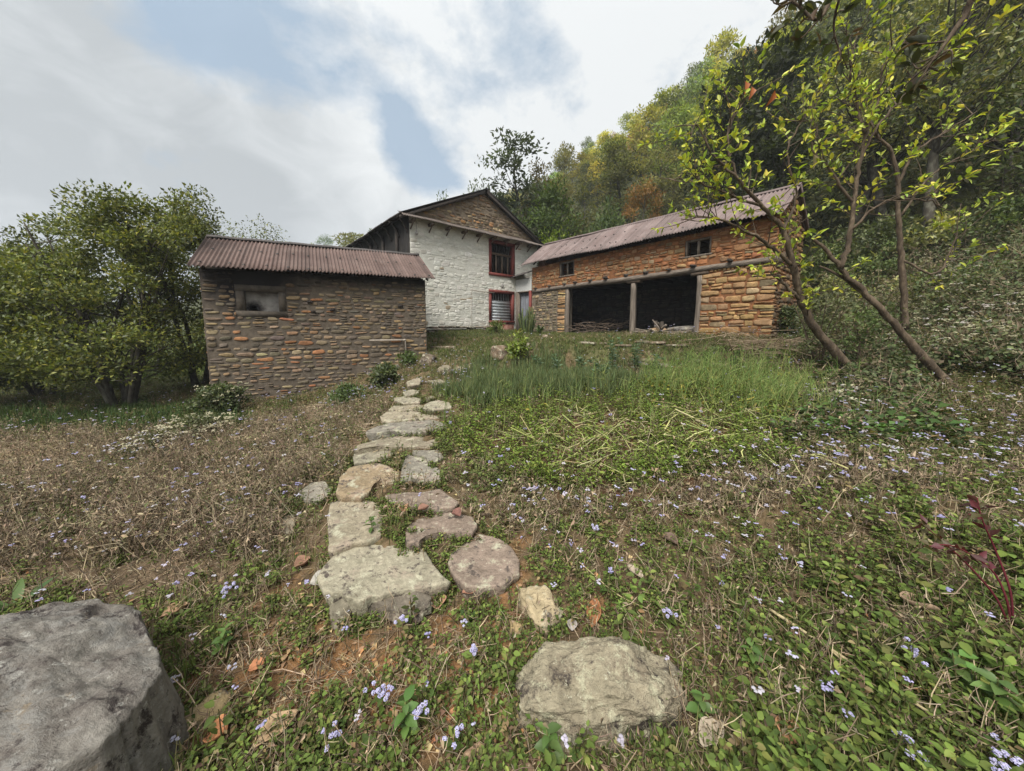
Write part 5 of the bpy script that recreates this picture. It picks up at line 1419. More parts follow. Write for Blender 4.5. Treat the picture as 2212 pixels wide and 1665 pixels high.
# ------------------------------------------------------------------ ground cover
def scatter(n, ymin=.75, ymax=11.0, umax=1.85):
    """points spread with density falling off with distance; kept off stones and out of buildings"""
    Y = np.exp(rng.uniform(math.log(ymin), math.log(ymax), n)); X = rng.uniform(-1, 1, n) * (umax * (Y + .25) + (1.6 if umax > 1.5 else 0))
    return X, Y
def inside_rect(x, y, Wl, u0, u1, d0, d1):
    u = (x - Wl.A[0]) * Wl.e[0] + (y - Wl.A[1]) * Wl.e[1]; d = (x - Wl.A[0]) * Wl.n[0] + (y - Wl.A[1]) * Wl.n[1]
    return (u > u0) & (u < u1) & (d > d0) & (d < d1)
BO = [tuple(p) for p in bo]
def clear(x, y):
    r = on_path(x, y) | inpoly(x, y, BO)
    r |= inside_rect(x, y, WB, -.03, BL, -BD, .02) | inside_rect(x, y, WS, u_l, u_r, -SD, .02) | inside_rect(x, y, WH, 0, HW, -HL, .02)
    r |= ((x - bc[0]) / .31) ** 2 + ((y - bc[1]) / .15) ** 2 < 1
    return ~r
def pn(x, y, s, o=0):
    """cheap smooth patchiness, 0..1"""
    v = np.sin(x * s + 1.7 * np.sin(y * s * .7 + o)) + np.sin(y * s * 1.3 + 2.1 * np.sin(x * s * .6 + o * 1.7)) + .7 * np.sin((x + y) * s * 2.1 + o) + .6 * np.sin((x - 1.4 * y) * s * 3.3 + 2 * o)
    return np.clip(v / 4.4 + .5, 0, 1)

class Zn:
    def __init__(s, x, y):
        for k in ZONE: setattr(s, k, inz(k, x, y))
        s.right = (x > .55 * y + .4) & (y < 7.5)
def weed_density(x, y, kind):
    z = Zn(x, y); p = pn(x, y, 2.2); p2 = pn(x, y, 5.5, 3); far = y > 7.6
    d = np.full(len(x), .55)
    if kind == 'green':
        d = .50 + .8 * (p > .40) * p2 + .3 * (x > .8)
        d[z.field] = .14 + .62 * (p[z.field] > .56)
        d[z.straw] = .04
        d[z.bare] = .10 + .5 * (p2[z.bare] > .62)
        d[z.bed] = .75; d[z.bedsoil] = .20 + .5 * (p2[z.bedsoil] > .55); d[z.yard] = .25; d[z.shade] = 1.0
        d[z.mid] = .55 + .4 * p2[z.mid]
        d[z.onion] = .2; d[z.pathway] = .22
    elif kind == 'dry':
        d = .16 + .30 * (1 - p); d[z.field] = np.clip(.22 + 1.5 * (p2[z.field] - .2), .15, 1); d[z.straw] = .4; d[z.bare] = .25; d[z.bed] = .10; d[z.yard] = .12; d[z.shade] = .1; d[z.mid] = .5; d[z.onion] = 0; d[z.pathway] = .08; d[y < 1.0] *= .5
    elif kind == 'flower':
        d = .35 * (p2 > .35) + .12; d[z.field] = .22; d[z.straw] = .02; d[z.bare] = .07; d[z.bed] = .05; d[z.yard] = .08; d[z.shade] = .12; d[z.mid] = .6; d[z.onion] = 0; d[z.pathway] = .04
        d[(x < -.6) & (y > 5.2) & (y < 8.5) & (x > -3.5)] = .8
        d[(y < 1.6)] *= .35
    return d
def pick_clumps(ncl, per, rad, kind, **kw):
    x, y = pick(ncl, kind, **kw)
    k = rng.integers(per[0], per[1], len(x)); i = np.repeat(np.arange(len(x)), k); r = rad * rng.uniform(.5, 1.3, len(x))[i]
    a = x[i] + r * rng.normal(0, .6, len(i)); b = y[i] + r * rng.normal(0, .6, len(i)); ok = clear(a, b) | (rng.random(len(a)) < .04)
    return a[ok], b[ok]
def pick(n, kind, **kw):
    x, y = scatter(n, **kw)
    ok = clear(x, y) & (rng.random(n) < weed_density(x, y, kind))
    return x[ok], y[ok]

def leafy(name, x, y, hmin, hmax, nl, L, pal, w, label, aspect=.62, up=.25, sp=.35, stem=True, stemcol=(.09, .085, .035), brown=None):
    k = len(x); z = H(x, y)
    h = rng.uniform(hmin, hmax, k)
    lean = rng.normal(0, .22, (k, 2)) * h[:, None]
    idx = np.repeat(np.arange(k), nl); f = np.tile(np.linspace(.15, 1, nl), k) + rng.normal(0, .05, k * nl); f = np.clip(f, .05, 1.05)
    a = np.tile(np.arange(nl) * 2.4, k) + rng.uniform(0, 6.28, k)[idx] + rng.normal(0, .3, k * nl)
    base = np.stack([x, y, z], 1)
    P = base[idx] + np.stack([lean[idx, 0] * f, lean[idx, 1] * f, h[idx] * f], 1)
    D = np.stack([np.cos(a), np.sin(a), rng.normal(up, .3, k * nl)], 1)
    Ls = L * rng.uniform(.55, 1.25, k)[idx] * rng.uniform(.6, 1.2, k * nl) * (1.1 - .35 * f)
    P = P + D * (sp * Ls)[:, None]
    Nn = nrm(np.stack([rng.normal(0, .3, k * nl), rng.normal(0, .3, k * nl), np.ones(k * nl)], 1))
    cc = palette(pal, k * nl, .15, w) * np.clip(rng.normal(1, .16, k), .55, 1.5)[idx][:, None]
    if brown is not None:
        b = (rng.random(k) < brown)[idx] & (rng.random(k * nl) < .8)
        cc[b] = palette([(.17, .12, .06), (.13, .09, .055), (.21, .165, .08)], int(b.sum()), .2)
    mb = MB(); (leafs6 if y.max() < 3.3 else leafs)(mb, P, D, Nn, Ls, Ls * aspect, cc, fold=.18)
    if stem: ribbons(mb, base, base + np.stack([lean[:, 0], lean[:, 1], h], 1), .0035, np.tile(np.array(stemcol), (k, 1)))
    return tag(mb.build(name, [M['leaf_matt']]), label, kind='stuff')

def ribbons(mb, A, B, w, col, bend=.0):
    """thin three-sided stems from A to B"""
    n = len(A); d = nrm(B - A); u = nrm(np.cross(d, np.array([.3, .8, .1]))); v = np.cross(d, u)
    w = np.broadcast_to(np.asarray(w, float), (n,))[:, None]
    ring = [(u * math.cos(t) + v * math.sin(t)) * w for t in (0, 2.094, 4.189)]
    M_ = (A + B) / 2 + (rng.normal(0, 1, (n, 3)) * (bend * np.linalg.norm(B - A, axis=1))[:, None] if np.ndim(bend) or bend else 0)
    V = np.stack([A + r for r in ring] + [M_ + r * .85 for r in ring] + [B + r * .5 for r in ring], 1).reshape(-1, 3)
    i = np.arange(n) * 9; Fq = []
    for s in (0, 3):
        for k in range(3): Fq.append(np.stack([i + s + k, i + s + (k + 1) % 3, i + s + 3 + (k + 1) % 3, i + s + 3 + k], 1))
    mb.add(V, np.concatenate(Fq), 0, np.repeat(col, 9, axis=0))

G_NEAR = [(.095, .135, .030), (.125, .17, .038), (.07, .10, .026), (.17, .195, .05), (.11, .11, .04)]
x, y = pick_clumps(2300, (4, 13), .085, 'green', ymin=.7, ymax=3.3); x0, y0 = pick(5200, 'green', ymin=.7, ymax=3.2); x, y = np.concatenate([x, x0]), np.concatenate([y, y0])
leafy('green_weeds', x, y, .015, .09, 10, .026, G_NEAR, [.3, .22, .25, .1, .13], 'low green leafy weeds across the foreground', brown=.15)
x, y = pick_clumps(1000, (3, 8), .10, 'green', ymin=.7, ymax=2.8, umax=1.9); s_ = (x > .9 * y - .2) | (rng.random(len(x)) < .13); x, y = x[s_], y[s_]
leafy('green_weeds', x, y, .05, .18, 11, .044, G_NEAR, [.32, .26, .24, .1, .08], 'taller broad-leaved weeds in the lower right foreground', brown=.08)
x, y = pick(56000, 'green', ymin=2.6, ymax=11)
zz = Zn(x, y)
m_ = zz.bed & ~zz.onion
leafy('bed_weeds', x[m_], y[m_], .05, .20, 9, .048, [(.12, .175, .03), (.16, .21, .04), (.085, .13, .026), (.19, .22, .05)], [.34, .28, .24, .14], 'bright green weeds covering the vegetable bed', aspect=.5)
leafy('green_weeds', x[~m_], y[~m_], .04, .17, 8, .042, [(.095, .12, .036), (.12, .145, .042), (.07, .092, .03), (.13, .12, .055)], [.32, .24, .28, .16], 'green weeds around the house path and field', brown=.22)
# weeds that creep over the rims of the path stones
ex, ey = [], []
for p in PATHW:
    q = densify(p, 6); c = q.mean(0); n = 5
    for k in range(n):
        keep = rng.random(len(q)) < .55; v = q[keep]; d = nrm(v - c); v = v + d * rng.uniform(-.015, .05, (len(v), 1)); ex.append(v[:, 0]); ey.append(v[:, 1])
ex, ey = np.concatenate(ex), np.concatenate(ey); ok = pn(ex, ey, 7, 2) > .38; ex, ey = ex[ok], ey[ok]
nr = ey < 3.2
leafy('rim_weeds', ex[nr], ey[nr], .015, .07, 8, .022, G_NEAR, [.3, .22, .25, .1, .13], 'small weeds rooted along the edges of the path stones', brown=.2)
leafy('rim_weeds', ex[~nr], ey[~nr], .02, .09, 7, .03, [(.11, .135, .04), (.14, .165, .048), (.085, .105, .034)], [.4, .3, .3], 'small weeds between the upper path stones', brown=.2)
# dry weeds: brown stems with shrivelled leaves
def drymass(name, x, y, hmin, hmax, label, nl=5, br=3, L=.035):
    k = len(x); z = H(x, y); base = np.stack([x, y, z - .01], 1); h = rng.uniform(hmin, hmax, k)
    top = base + np.stack([rng.normal(0, .35, k) * h, rng.normal(0, .35, k) * h, h], 1)
    pal = [(.24, .18, .12), (.32, .25, .165), (.17, .125, .085), (.40, .32, .215), (.13, .10, .07)]
    mb = MB(); ribbons(mb, base, top, rng.uniform(.0014, .0034, k), palette(pal, k), .06)
    idx = np.repeat(np.arange(k), br); f = rng.uniform(.3, .9, k * br)
    A = base[idx] + (top - base)[idx] * f[:, None]; B = A + rdir(k * br, .5) * (h[idx] * rng.uniform(.2, .5, k * br))[:, None]
    ribbons(mb, A, B, rng.uniform(.001, .0025, k * br), palette(pal, k * br), .08)
    idx = np.repeat(np.arange(k), nl); f = rng.uniform(.1, 1, k * nl)
    P = base[idx] + (top - base)[idx] * f[:, None] + rng.normal(0, .02, (k * nl, 3))
    Ls = L * rng.uniform(.5, 1.4, k * nl)
    leafs(mb, P, rdir(k * nl, -.2), rdir(k * nl, .5), Ls, Ls * .45, palette([(.19, .14, .095), (.24, .18, .12), (.14, .11, .07), (.14, .145, .06), (.30, .235, .155)], k * nl), fold=.3, droop=.3)
    return tag(mb.build(name, [M['dry']]), label, kind='stuff')
x, y = pick(13000, 'dry', ymin=.9, ymax=3.2); drymass('dry_weeds', x, y, .04, .2, 'brown dried weeds between the green ones in the foreground', nl=2, L=.022)
x, y = pick(52000, 'dry', ymin=2.2, ymax=10); zz = Zn(x, y)
fx, fy = x[zz.field], y[zz.field]; sh_ = np.clip((6.6 - fy) / 1.6, .28, 1)
drymass('dry_weeds', fx, fy, .08 * sh_, .36 * sh_, 'brown dried weeds covering the field left of the path', nl=5, L=.032)
drymass('dry_weeds', x[~zz.field], y[~zz.field], .06, .2, 'brown dried weeds right of the path')
# straw, twigs and fallen bits lying on the ground
def litter(name, x, y, L, r, pal, label, hz=.03, slope=.12):
    k = len(x); z = H(x, y); a = rng.uniform(0, 6.283, k); l = rng.uniform(*L, k)
    c = np.stack([x, y, z + rng.random(k) * hz + .004], 1); d = np.stack([np.cos(a), np.sin(a), rng.normal(0, slope, k)], 1) * l[:, None] / 2
    mb = MB(); ribbons(mb, c - d, c + d, rng.uniform(*r, k), palette(pal, k), .06); return tag(mb.build(name, [M['dry']]), label, kind='stuff')
x, y = scatter(16000, .7, 6); ok = ~inpoly(x, y, BO) & clear(x, y); ok |= on_path(x, y) & (rng.random(len(x)) < .25)
litter('dry_litter', x[ok], y[ok], (.04, .28), (.001, .0028), [(.24, .17, .10), (.33, .26, .17), (.16, .11, .07), (.12, .08, .05)], 'thin dry twigs and stalks littering the ground')
x, y = scatter(52000, 2.5, 7, 2.2); ok = inz('straw', x, y) | (inz('field', x, y) & (pn(x, y, 3.1, 5) > .72))
litter('straw', x[ok], y[ok], (.08, .35), (.002, .006), [(.42, .33, .21), (.50, .41, .28), (.33, .25, .16)], 'pale straw lying in the field at the left', .06)
x, y = scatter(30000, 2.4, 5.5); ok = inz('stalks', x, y) & (rng.random(len(x)) < .16)
litter('cut_stalks', x[ok], y[ok], (.12, .5), (.003, .0085), [(.33, .33, .14), (.40, .38, .18), (.27, .29, .10), (.42, .37, .22)], 'pale cut mustard stalks lying on the vegetable bed', .12, .35)
x, y = scatter(26000, .8, 3.2); ok = (inz('bare', x, y) & clear(x, y)) | (clear(x, y) & (rng.random(len(x)) < .05)); x, y = x[ok], y[ok]
k = len(x); P = np.stack([x, y, H(x, y) + .006], 1); Ls = rng.uniform(.012, .045, k); mb = MB()
leafs(mb, P, rdir(k) * np.array([1, 1, .25]), rdir(k, 1.8), Ls, Ls * rng.uniform(.5, .9, k), palette([(.30, .20, .10), (.38, .27, .14), (.24, .15, .08), (.33, .16, .07), (.18, .12, .07)], k), fold=.25, droop=.2)
tag(mb.build('leaf_litter', [M['dry']]), 'flakes of dead leaf and stone chips on the bare soil', kind='stuff')

# flowers: lavender heads in small flat clusters
def octas(mb, C, r, col):
    n = len(C); o = np.array([[1, 0, 0], [0, 1, 0], [-1, 0, 0], [0, -1, 0], [0, 0, .8], [0, 0, -.7]])
    ring = np.concatenate([o, nrm(np.array([[1, 1, .5], [-1, 1, .5], [-1, -1, .5], [1, -1, .5]]))])
    V = (C[:, None, :] + ring[None] * r[:, None, None] * rng.uniform(.75, 1.25, (n, 10, 1))).reshape(-1, 3)
    f = np.array([[0, 6, 4], [6, 1, 4], [1, 7, 4], [7, 2, 4], [2, 8, 4], [8, 3, 4], [3, 9, 4], [9, 0, 4], [0, 1, 5], [1, 2, 5], [2, 3, 5], [3, 0, 5], [0, 1, 6], [1, 2, 7], [2, 3, 8], [3, 0, 9]])
    mb.add(V, (np.arange(n)[:, None, None] * 10 + f[None]).reshape(-1, 3), 0, np.repeat(col, 10, axis=0))
def flowers(name, x, y, hmin, hmax, r, pal, label, nh=6, spread=2.6, stemcol=(.14, .12, .06)):
    k = len(x); z = H(x, y); h = rng.uniform(hmin, hmax, k); base = np.stack([x, y, z], 1)
    top = base + np.stack([rng.normal(0, .2, k) * h, rng.normal(0, .2, k) * h, h], 1)
    mb = MB(); ribbons(mb, base, top, .002, np.tile(np.array(stemcol), (k, 1)), .05)
    idx = np.repeat(np.arange(k), nh); keep = rng.random(k * nh) < .8; idx = idx[keep]; n = len(idx)
    rr = r * rng.uniform(.7, 1.25, k)[idx]; a = rng.uniform(0, 6.283, n); q = np.sqrt(rng.random(n)) * spread
    C = top[idx] + np.stack([np.cos(a) * q * rr, np.sin(a) * q * rr, rng.normal(0, .5, n) * rr], 1)
    octas(mb, C, rr, palette(pal, k, .06)[idx] * rng.normal(1, .08, (n, 1)))
    return tag(mb.build(name, [M['petal']]), label, kind='stuff')
LAV = [(.35, .33, .50), (.40, .385, .51), (.42, .395, .47), (.40, .375, .43), (.31, .29, .47)]
x, y = pick(1900, 'flower', ymin=1.0, ymax=3.0); flowers('lavender_flowers', x, y, .08, .2, .0062, LAV, 'clusters of small lavender flowers in the foreground weeds', 7)
x, y = pick(7600, 'flower', ymin=2.2, ymax=9); flowers('lavender_flowers', x, y, .10, .32, .0075, LAV + [(.44, .41, .42)], 'scattered lavender flowers over field and slope', 6)
# a few big heads close to the camera, each countable
for px, py, n, lab in ((825, 1490, 15, 'biggest lavender flower cluster, in the middle of the near foreground'), (905, 1530, 8, 'lavender flower cluster just right of the biggest one'), (722, 1580, 6, 'small lavender cluster low in front of the biggest one'), (1020, 1405, 6, 'lavender cluster halfway between the largest step stone and the lone boulder'), (870, 1335, 5, 'single lavender head under the largest step stone'), (980, 1585, 5, 'pale lavender head left of the lone boulder'), (1445, 1322, 6, 'lavender cluster above the lone boulder on the right'), (2165, 1640, 14, 'big pale blue cluster at the lower right corner'), (1960, 1610, 9, 'pale blue cluster left of the corner one'), (1975, 1410, 8, 'whitish lavender cluster above the long dry stalk'), (1287, 1140, 6, 'lavender cluster on a tall stem right of the rounded reddish flagstone'), (490, 1270, 12, 'lavender cluster spray beside the large grey boulder')):
    g = G(px, py + 45); tp = PX(px, py, g[1] - .01)
    th = thing('flower', lab, 'flower', g, 'large lavender flowers near the camera')
    mb = MB(); m = g + (tp - g) * .5 + rng.normal(0, .01, 3)
    S = spline([g - UP * .01, m, tp], 4); tube(mb, S, np.linspace(.003, .0018, len(S)), 5, col=(.16, .12, .06)); mb.build('stem', [M['dry']], th)
    mb = MB(); f = np.array([.3, .45, .6, .75] * 2); a = rng.uniform(0, 6.28, 8)
    leafs(mb, g + np.outer(f, tp - g), np.stack([np.cos(a), np.sin(a), np.full(8, .3)], 1), rdir(8, 2), .045 * rng.uniform(.7, 1.2, 8), .03, palette(G_NEAR, 8), fold=.2); mb.build('leaves', [M['leaf_matt']], th)
    mb = MB(); c = tp + np.stack([rng.normal(0, .0062 * math.sqrt(n), n), rng.normal(0, .0062 * math.sqrt(n), n), rng.normal(0, .008, n)], 1)
    for cc in c:     # fluffy heads: many tiny florets each
        d = rdir(34, .25); octas(mb, cc + d * .0075 * rng.uniform(.75, 1.1, (34, 1)), np.full(34, .0026), palette([(.38, .36, .60), (.44, .42, .62), (.50, .48, .62)], 34, .06))
    mb.build('blossoms', [M['petal']], th)

# grass blades
def blades(name, x, y, h, w, pal, label, nb=6, lean=.5, mat='leaf_matt'):
    k = len(x); z = H(x, y); idx = np.repeat(np.arange(k), nb); n = k * nb
    P = np.stack([x, y, z], 1)[idx] + rng.normal(0, .02, (n, 3)) * np.array([1, 1, 0])
    hh = rng.uniform(*h, n); a = rng.uniform(0, 6.283, n); ln = np.abs(rng.normal(0, lean, n))
    D1 = np.stack([np.cos(a) * ln * .4, np.sin(a) * ln * .4, np.ones(n)], 1); D2 = np.stack([np.cos(a) * ln * 1.5, np.sin(a) * ln * 1.5, np.ones(n) * .8], 1)
    S = np.stack([-np.sin(a), np.cos(a), np.zeros(n)], 1) * (rng.uniform(*w, n) / 2)[:, None]
    m = P + nrm(D1) * (hh * .55)[:, None]; t = m + nrm(D2) * (hh * .5)[:, None]
    V = np.stack([P - S * .8, P + S * .8, m + S, m - S, t], 1).reshape(-1, 3); i = np.arange(n) * 5
    c = np.repeat(palette(pal, n, .15), 5, axis=0)
    mb = MB(); mb.add(V, np.stack([i, i + 1, i + 2, i + 3], 1), 0, c); 
    mb.F.append(np.stack([i + 3, i + 2, i + 4], 1)); mb.M.append(np.zeros(n, int))
    return tag(mb.build(name, [M[mat]]), label, kind='stuff')
GR = [(.085, .115, .03), (.11, .14, .04), (.065, .09, .025), (.17, .16, .07)]
x, y = scatter(60000, 5.5, 16, 1.0); ok = (inz('yard', x, y) | inpoly(x, y, ZONE['yard_far'])) & clear(x, y) & (rng.random(len(x)) < .35 + .65 * pn(x, y, 2.6)); x, y = x[ok], y[ok]
blades('grass', x, y, (.03, .10), (.006, .014), GR + [(.15, .13, .07)], 'short grass of the yard in front of the barn', 7)
x, y = scatter(16000, .7, 2.6); ok = clear(x, y) & ((pn(x, y, 1.9, 9) > .6) | ((x > .3) & (y < 1.45))) & (rng.random(len(x)) < .2); x, y = x[ok], y[ok]
blades('grass', x, y, (.05, .16), (.003, .006), GR, 'thin grass tufts in the foreground', 5, .7)
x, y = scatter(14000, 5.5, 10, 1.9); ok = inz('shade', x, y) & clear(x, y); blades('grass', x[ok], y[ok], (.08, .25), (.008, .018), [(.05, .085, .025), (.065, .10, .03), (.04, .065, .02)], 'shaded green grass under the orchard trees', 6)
x, y = scatter(30000, 4.5, 8, 1.0); ok = inz('onion', x, y) & (rng.random(len(x)) < .62 * (pn(x, y, 5) > .4) + .12); x, y = x[ok], y[ok]
blades('onion_leaves', x, y, (.16, .32), (.007, .013), [(.09, .122, .052), (.11, .145, .062), (.075, .10, .042), (.15, .165, .065)], 'blue-green onion leaves growing in the bed', 7, .38)
# standing mustard stalks
x, y = scatter(22000, 3.5, 7.5, 1.2); ok = (inz('mustard', x, y) & (rng.random(len(x)) < .08 + .30 * pn(x, y, 3.5, 4))) | ((rng.random(len(x)) < .012) & inz('bed', x, y)); x, y = x[ok], y[ok]
k = len(x); base = np.stack([x, y, H(x, y)], 1); hh = rng.uniform(.2, .62, k) * (.7 + .5 * pn(x, y, 2.7, 1)); top = base + np.stack([rng.normal(0, .16, k) * hh, rng.normal(0, .16, k) * hh, hh], 1)
mb = MB(); MP = [(.17, .25, .07), (.22, .29, .09), (.13, .19, .05), (.29, .31, .11)]
ribbons(mb, base, top, .0042, palette(MP, k), .04)
br = 7; idx = np.repeat(np.arange(k), br); f = rng.uniform(.45, .98, k * br); A = base[idx] + (top - base)[idx] * f[:, None]; B = A + rdir(k * br, 1.0) * rng.uniform(.05, .18, (k * br, 1))
ribbons(mb, A, B, .0022, palette(MP, k * br), .03)
nl = 5; idx = np.repeat(np.arange(k), nl); f = rng.uniform(.05, .5, k * nl)
leafs(mb, base[idx] + (top - base)[idx] * f[:, None], rdir(k * nl, .1), rdir(k * nl, 1.0), rng.uniform(.04, .09, k * nl), .03, palette([(.13, .165, .04), (.17, .19, .05), (.10, .13, .035), (.30, .26, .06)], k * nl), fold=.2)
tag(mb.build('mustard_crop', [M['leaf_matt']]), 'standing pale green mustard stalks at the right of the bed', kind='stuff')

# --- the flowering slope at the right: leafy thicket with cream flower heads
def slope_zone(n):
    Y = np.exp(rng.uniform(math.log(2.6), math.log(10), n)); px = rng.uniform(1690, 2560, n); X = (px - CX) / F * Y * 1.01
    z = H(X, Y); p_, q_ = proj(X, Y, z)
    edge = 1755 + 45 * np.sin(q_ / 40) + 35 * np.sin(X * 5 + Y * 7)
    t = np.clip(np.minimum((965 - q_) / 190, (p_ - edge) / 260), 0, 1) ** .8 * np.clip((Y - 3.2) / 2.3, .2, 1)
    ok = (q_ < 965 + .05 * (p_ - 1750)) & (p_ > np.where(q_ > 760, edge, 1700)) & clear(X, Y)
    bx = B1[:26]; far_ = np.array([np.min((a - bx[:, 0]) ** 2 + (b - bx[:, 1]) ** 2) for a, b in zip(X, Y)]) > np.where(Y < 5.4, .30, .05)
    ok &= far_
    return X[ok], Y[ok], t[ok]
x, y, t_ = slope_zone(9000)
leafy('flowering_undergrowth', x, y, .08 + .16 * t_, .16 + .48 * t_, 15, .075, [(.058, .080, .036), (.078, .104, .044), (.10, .128, .052), (.10, .09, .05), (.12, .098, .06)], [.3, .27, .17, .14, .12], 'leafy undergrowth on the slope right of the barn', aspect=.6, sp=1.2, brown=.16)
def leaf_balls(name, x, y, t, R, nl, L, pal, label):
    k = len(x); z = H(x, y); r0 = R[0] + (R[1] - R[0]) * t * rng.uniform(.5, 1.1, k); idx = np.repeat(np.arange(k), nl); n = k * nl
    d = rdir(n, .45); rr = r0[idx] * rng.uniform(.72, 1.06, n)
    P = np.stack([x, y, z + r0 * rng.uniform(.2, .9, k)], 1)[idx] + d * rr[:, None] * np.array([1, 1, 1.05])
    ok = P[:, 2] > H(P[:, 0], P[:, 1]); P, d, idx = P[ok], d[ok], idx[ok]; n = len(P)
    D = nrm(np.cross(d, rdir(n)) + np.array([0, 0, -.25])); Nn = nrm(d + rng.normal(0, .35, (n, 3)) + np.array([0, 0, .5]))
    Ls = L * rng.uniform(.55, 1.3, n)
    mb = MB(); leafs(mb, P, D, Nn, Ls, Ls * .62, palette(pal, n, .12) * np.clip(rng.normal(1, .2, k), .5, 1.5)[idx][:, None], fold=.15)
    return tag(mb.build(name, [M['leaf_matt']]), label, kind='stuff')
x, y, t_ = slope_zone(1000)
leaf_balls('flowering_undergrowth', x, y, t_, (.08, .66), 100, .07, [(.075, .098, .044), (.095, .12, .05), (.06, .078, .036), (.125, .135, .065), (.12, .095, .06)], 'rounded leafy shrubs crowding the slope right of the barn')
x, y, t_ = slope_zone(4600); s_ = (pn(x, y, 1.9, 2) > .44) & (t_ > .10); x, y, t_ = x[s_], y[s_], t_[s_]
flowers('cream_flowers', x, y, .2 + .3 * t_, .3 + .8 * t_, .0118, [(.40, .37, .25), (.46, .43, .31), (.34, .31, .21), (.42, .39, .36)], 'cream flower heads over the slope right of the barn', 8, 3.2)
x, y, t_ = slope_zone(3200); drymass('dry_weeds', x, y, .15 + .3 * t_, .28 + .95 * t_, 'bare brown stems standing in the slope undergrowth', nl=4, br=4)
x, y, t_ = slope_zone(1500); s_ = (y < 6) & (t_ < .8); x, y, t_ = x[s_], y[s_], t_[s_]
leafy('green_weeds', x, y, .1 + .2 * t_, .25 + .3 * t_, 10, .10, [(.065, .115, .03), (.08, .14, .04), (.05, .09, .026)], [.4, .3, .3], 'broad bright leaves at the foot of the slope', aspect=.75, sp=.6)

# --- single plants
def bush(name, px, py, Y, R, h, n, pal, label, cat='shrub', leafL=.07, nl=60, crad=.16, aspect=.5, stems=4, flowers_=None, h0=.08, w=None, mat='leaf'):
    if Y is None: g = G(px, py)
    else:
        g = PX(px, py, Y); g[2] = h1(g[0], g[1])
    cr, tk = MB(), MB()
    clusters_tree(cr, tk, g, h, env(n, h * h0, h, R, 'egg'), .018, leafL, nl, crad, pal, bare=.1, stems=stems, limb=.5, aspect=aspect, spreadstem=.3, seg=5)
    t = tree_obj(name, label, cat, g, cr, tk, None, mat, 'bark', 'leaves')
    if flowers_:
        mb = MB(); m = flowers_[0]
        a = rng.uniform(0, 6.28, m); r_ = R * np.sqrt(rng.random(m)); c = np.stack([g[0] + r_ * np.cos(a), g[1] + r_ * np.sin(a), g[2] + h * rng.uniform(.6, 1.12, m)], 1)
        idx = np.repeat(np.arange(m), 8); octas(mb, c[idx] + rng.normal(0, .022, (m * 8, 3)) * np.array([1, 1, .35]), np.full(m * 8, .011), palette(flowers_[1], m * 8, .06)); mb.build('blossoms', [M['petal']], t)
    return t
CREAM = [(.42, .385, .26), (.47, .435, .32)]
bush('shrub', 482, 895, None, .42, .55, 36, GREEN_D + [(.05, .075, .02)], 'dark green shrub with cream flowers at the left foot of the shed', flowers_=(26, CREAM), nl=70)
bush('shrub', 425, 955, None, .45, .34, 26, [(.07, .08, .03), (.09, .10, .04)], 'low shrub smothered in cream flowers, left of the shed', flowers_=(90, CREAM), leafL=.05)
bush('shrub', 330, 985, None, .40, .28, 22, [(.07, .075, .03), (.10, .09, .045)], 'straggly pale-flowered shrub at the edge of the dry field', flowers_=(55, CREAM + [(.55, .52, .62)]), leafL=.05)
bush('shrub', 835, 835, None, .30, .42, 26, GREEN_D + [(.06, .085, .03)], 'dark leafy shrub against the shed wall beside the top of the path', leafL=.09)
bush('shrub', 880, 792, None, .20, .34, 12, [(.10, .14, .04), (.08, .115, .035)], 'bright leafy shrub at the right corner of the shed', leafL=.11, nl=26)
bush('shrub', 745, 872, None, .38, .3, 22, [(.055, .085, .026), (.075, .105, .032)], 'low green shrub along the shed wall', leafL=.06)
bush('shrub', 1690, 745, 8.3, .45, .75, 34, GREEN_D + [(.06, .085, .025)], 'dark shrub at the corner of the barn', leafL=.08)
bush('sapling', 1118, 792, None, .16, .62, 15, [(.15, .20, .03), (.20, .235, .04), (.11, .155, .026)], 'bright yellow-green citrus sapling in the yard before the red lower window', 'sapling', leafL=.085, nl=34, crad=.13, stems=1, h0=.38)
bush('shrub', 1072, 726, 12.2, .28, .42, 14, [(.09, .125, .03), (.12, .15, .036)], 'small yellow-green shrub below the red lower window', leafL=.07)
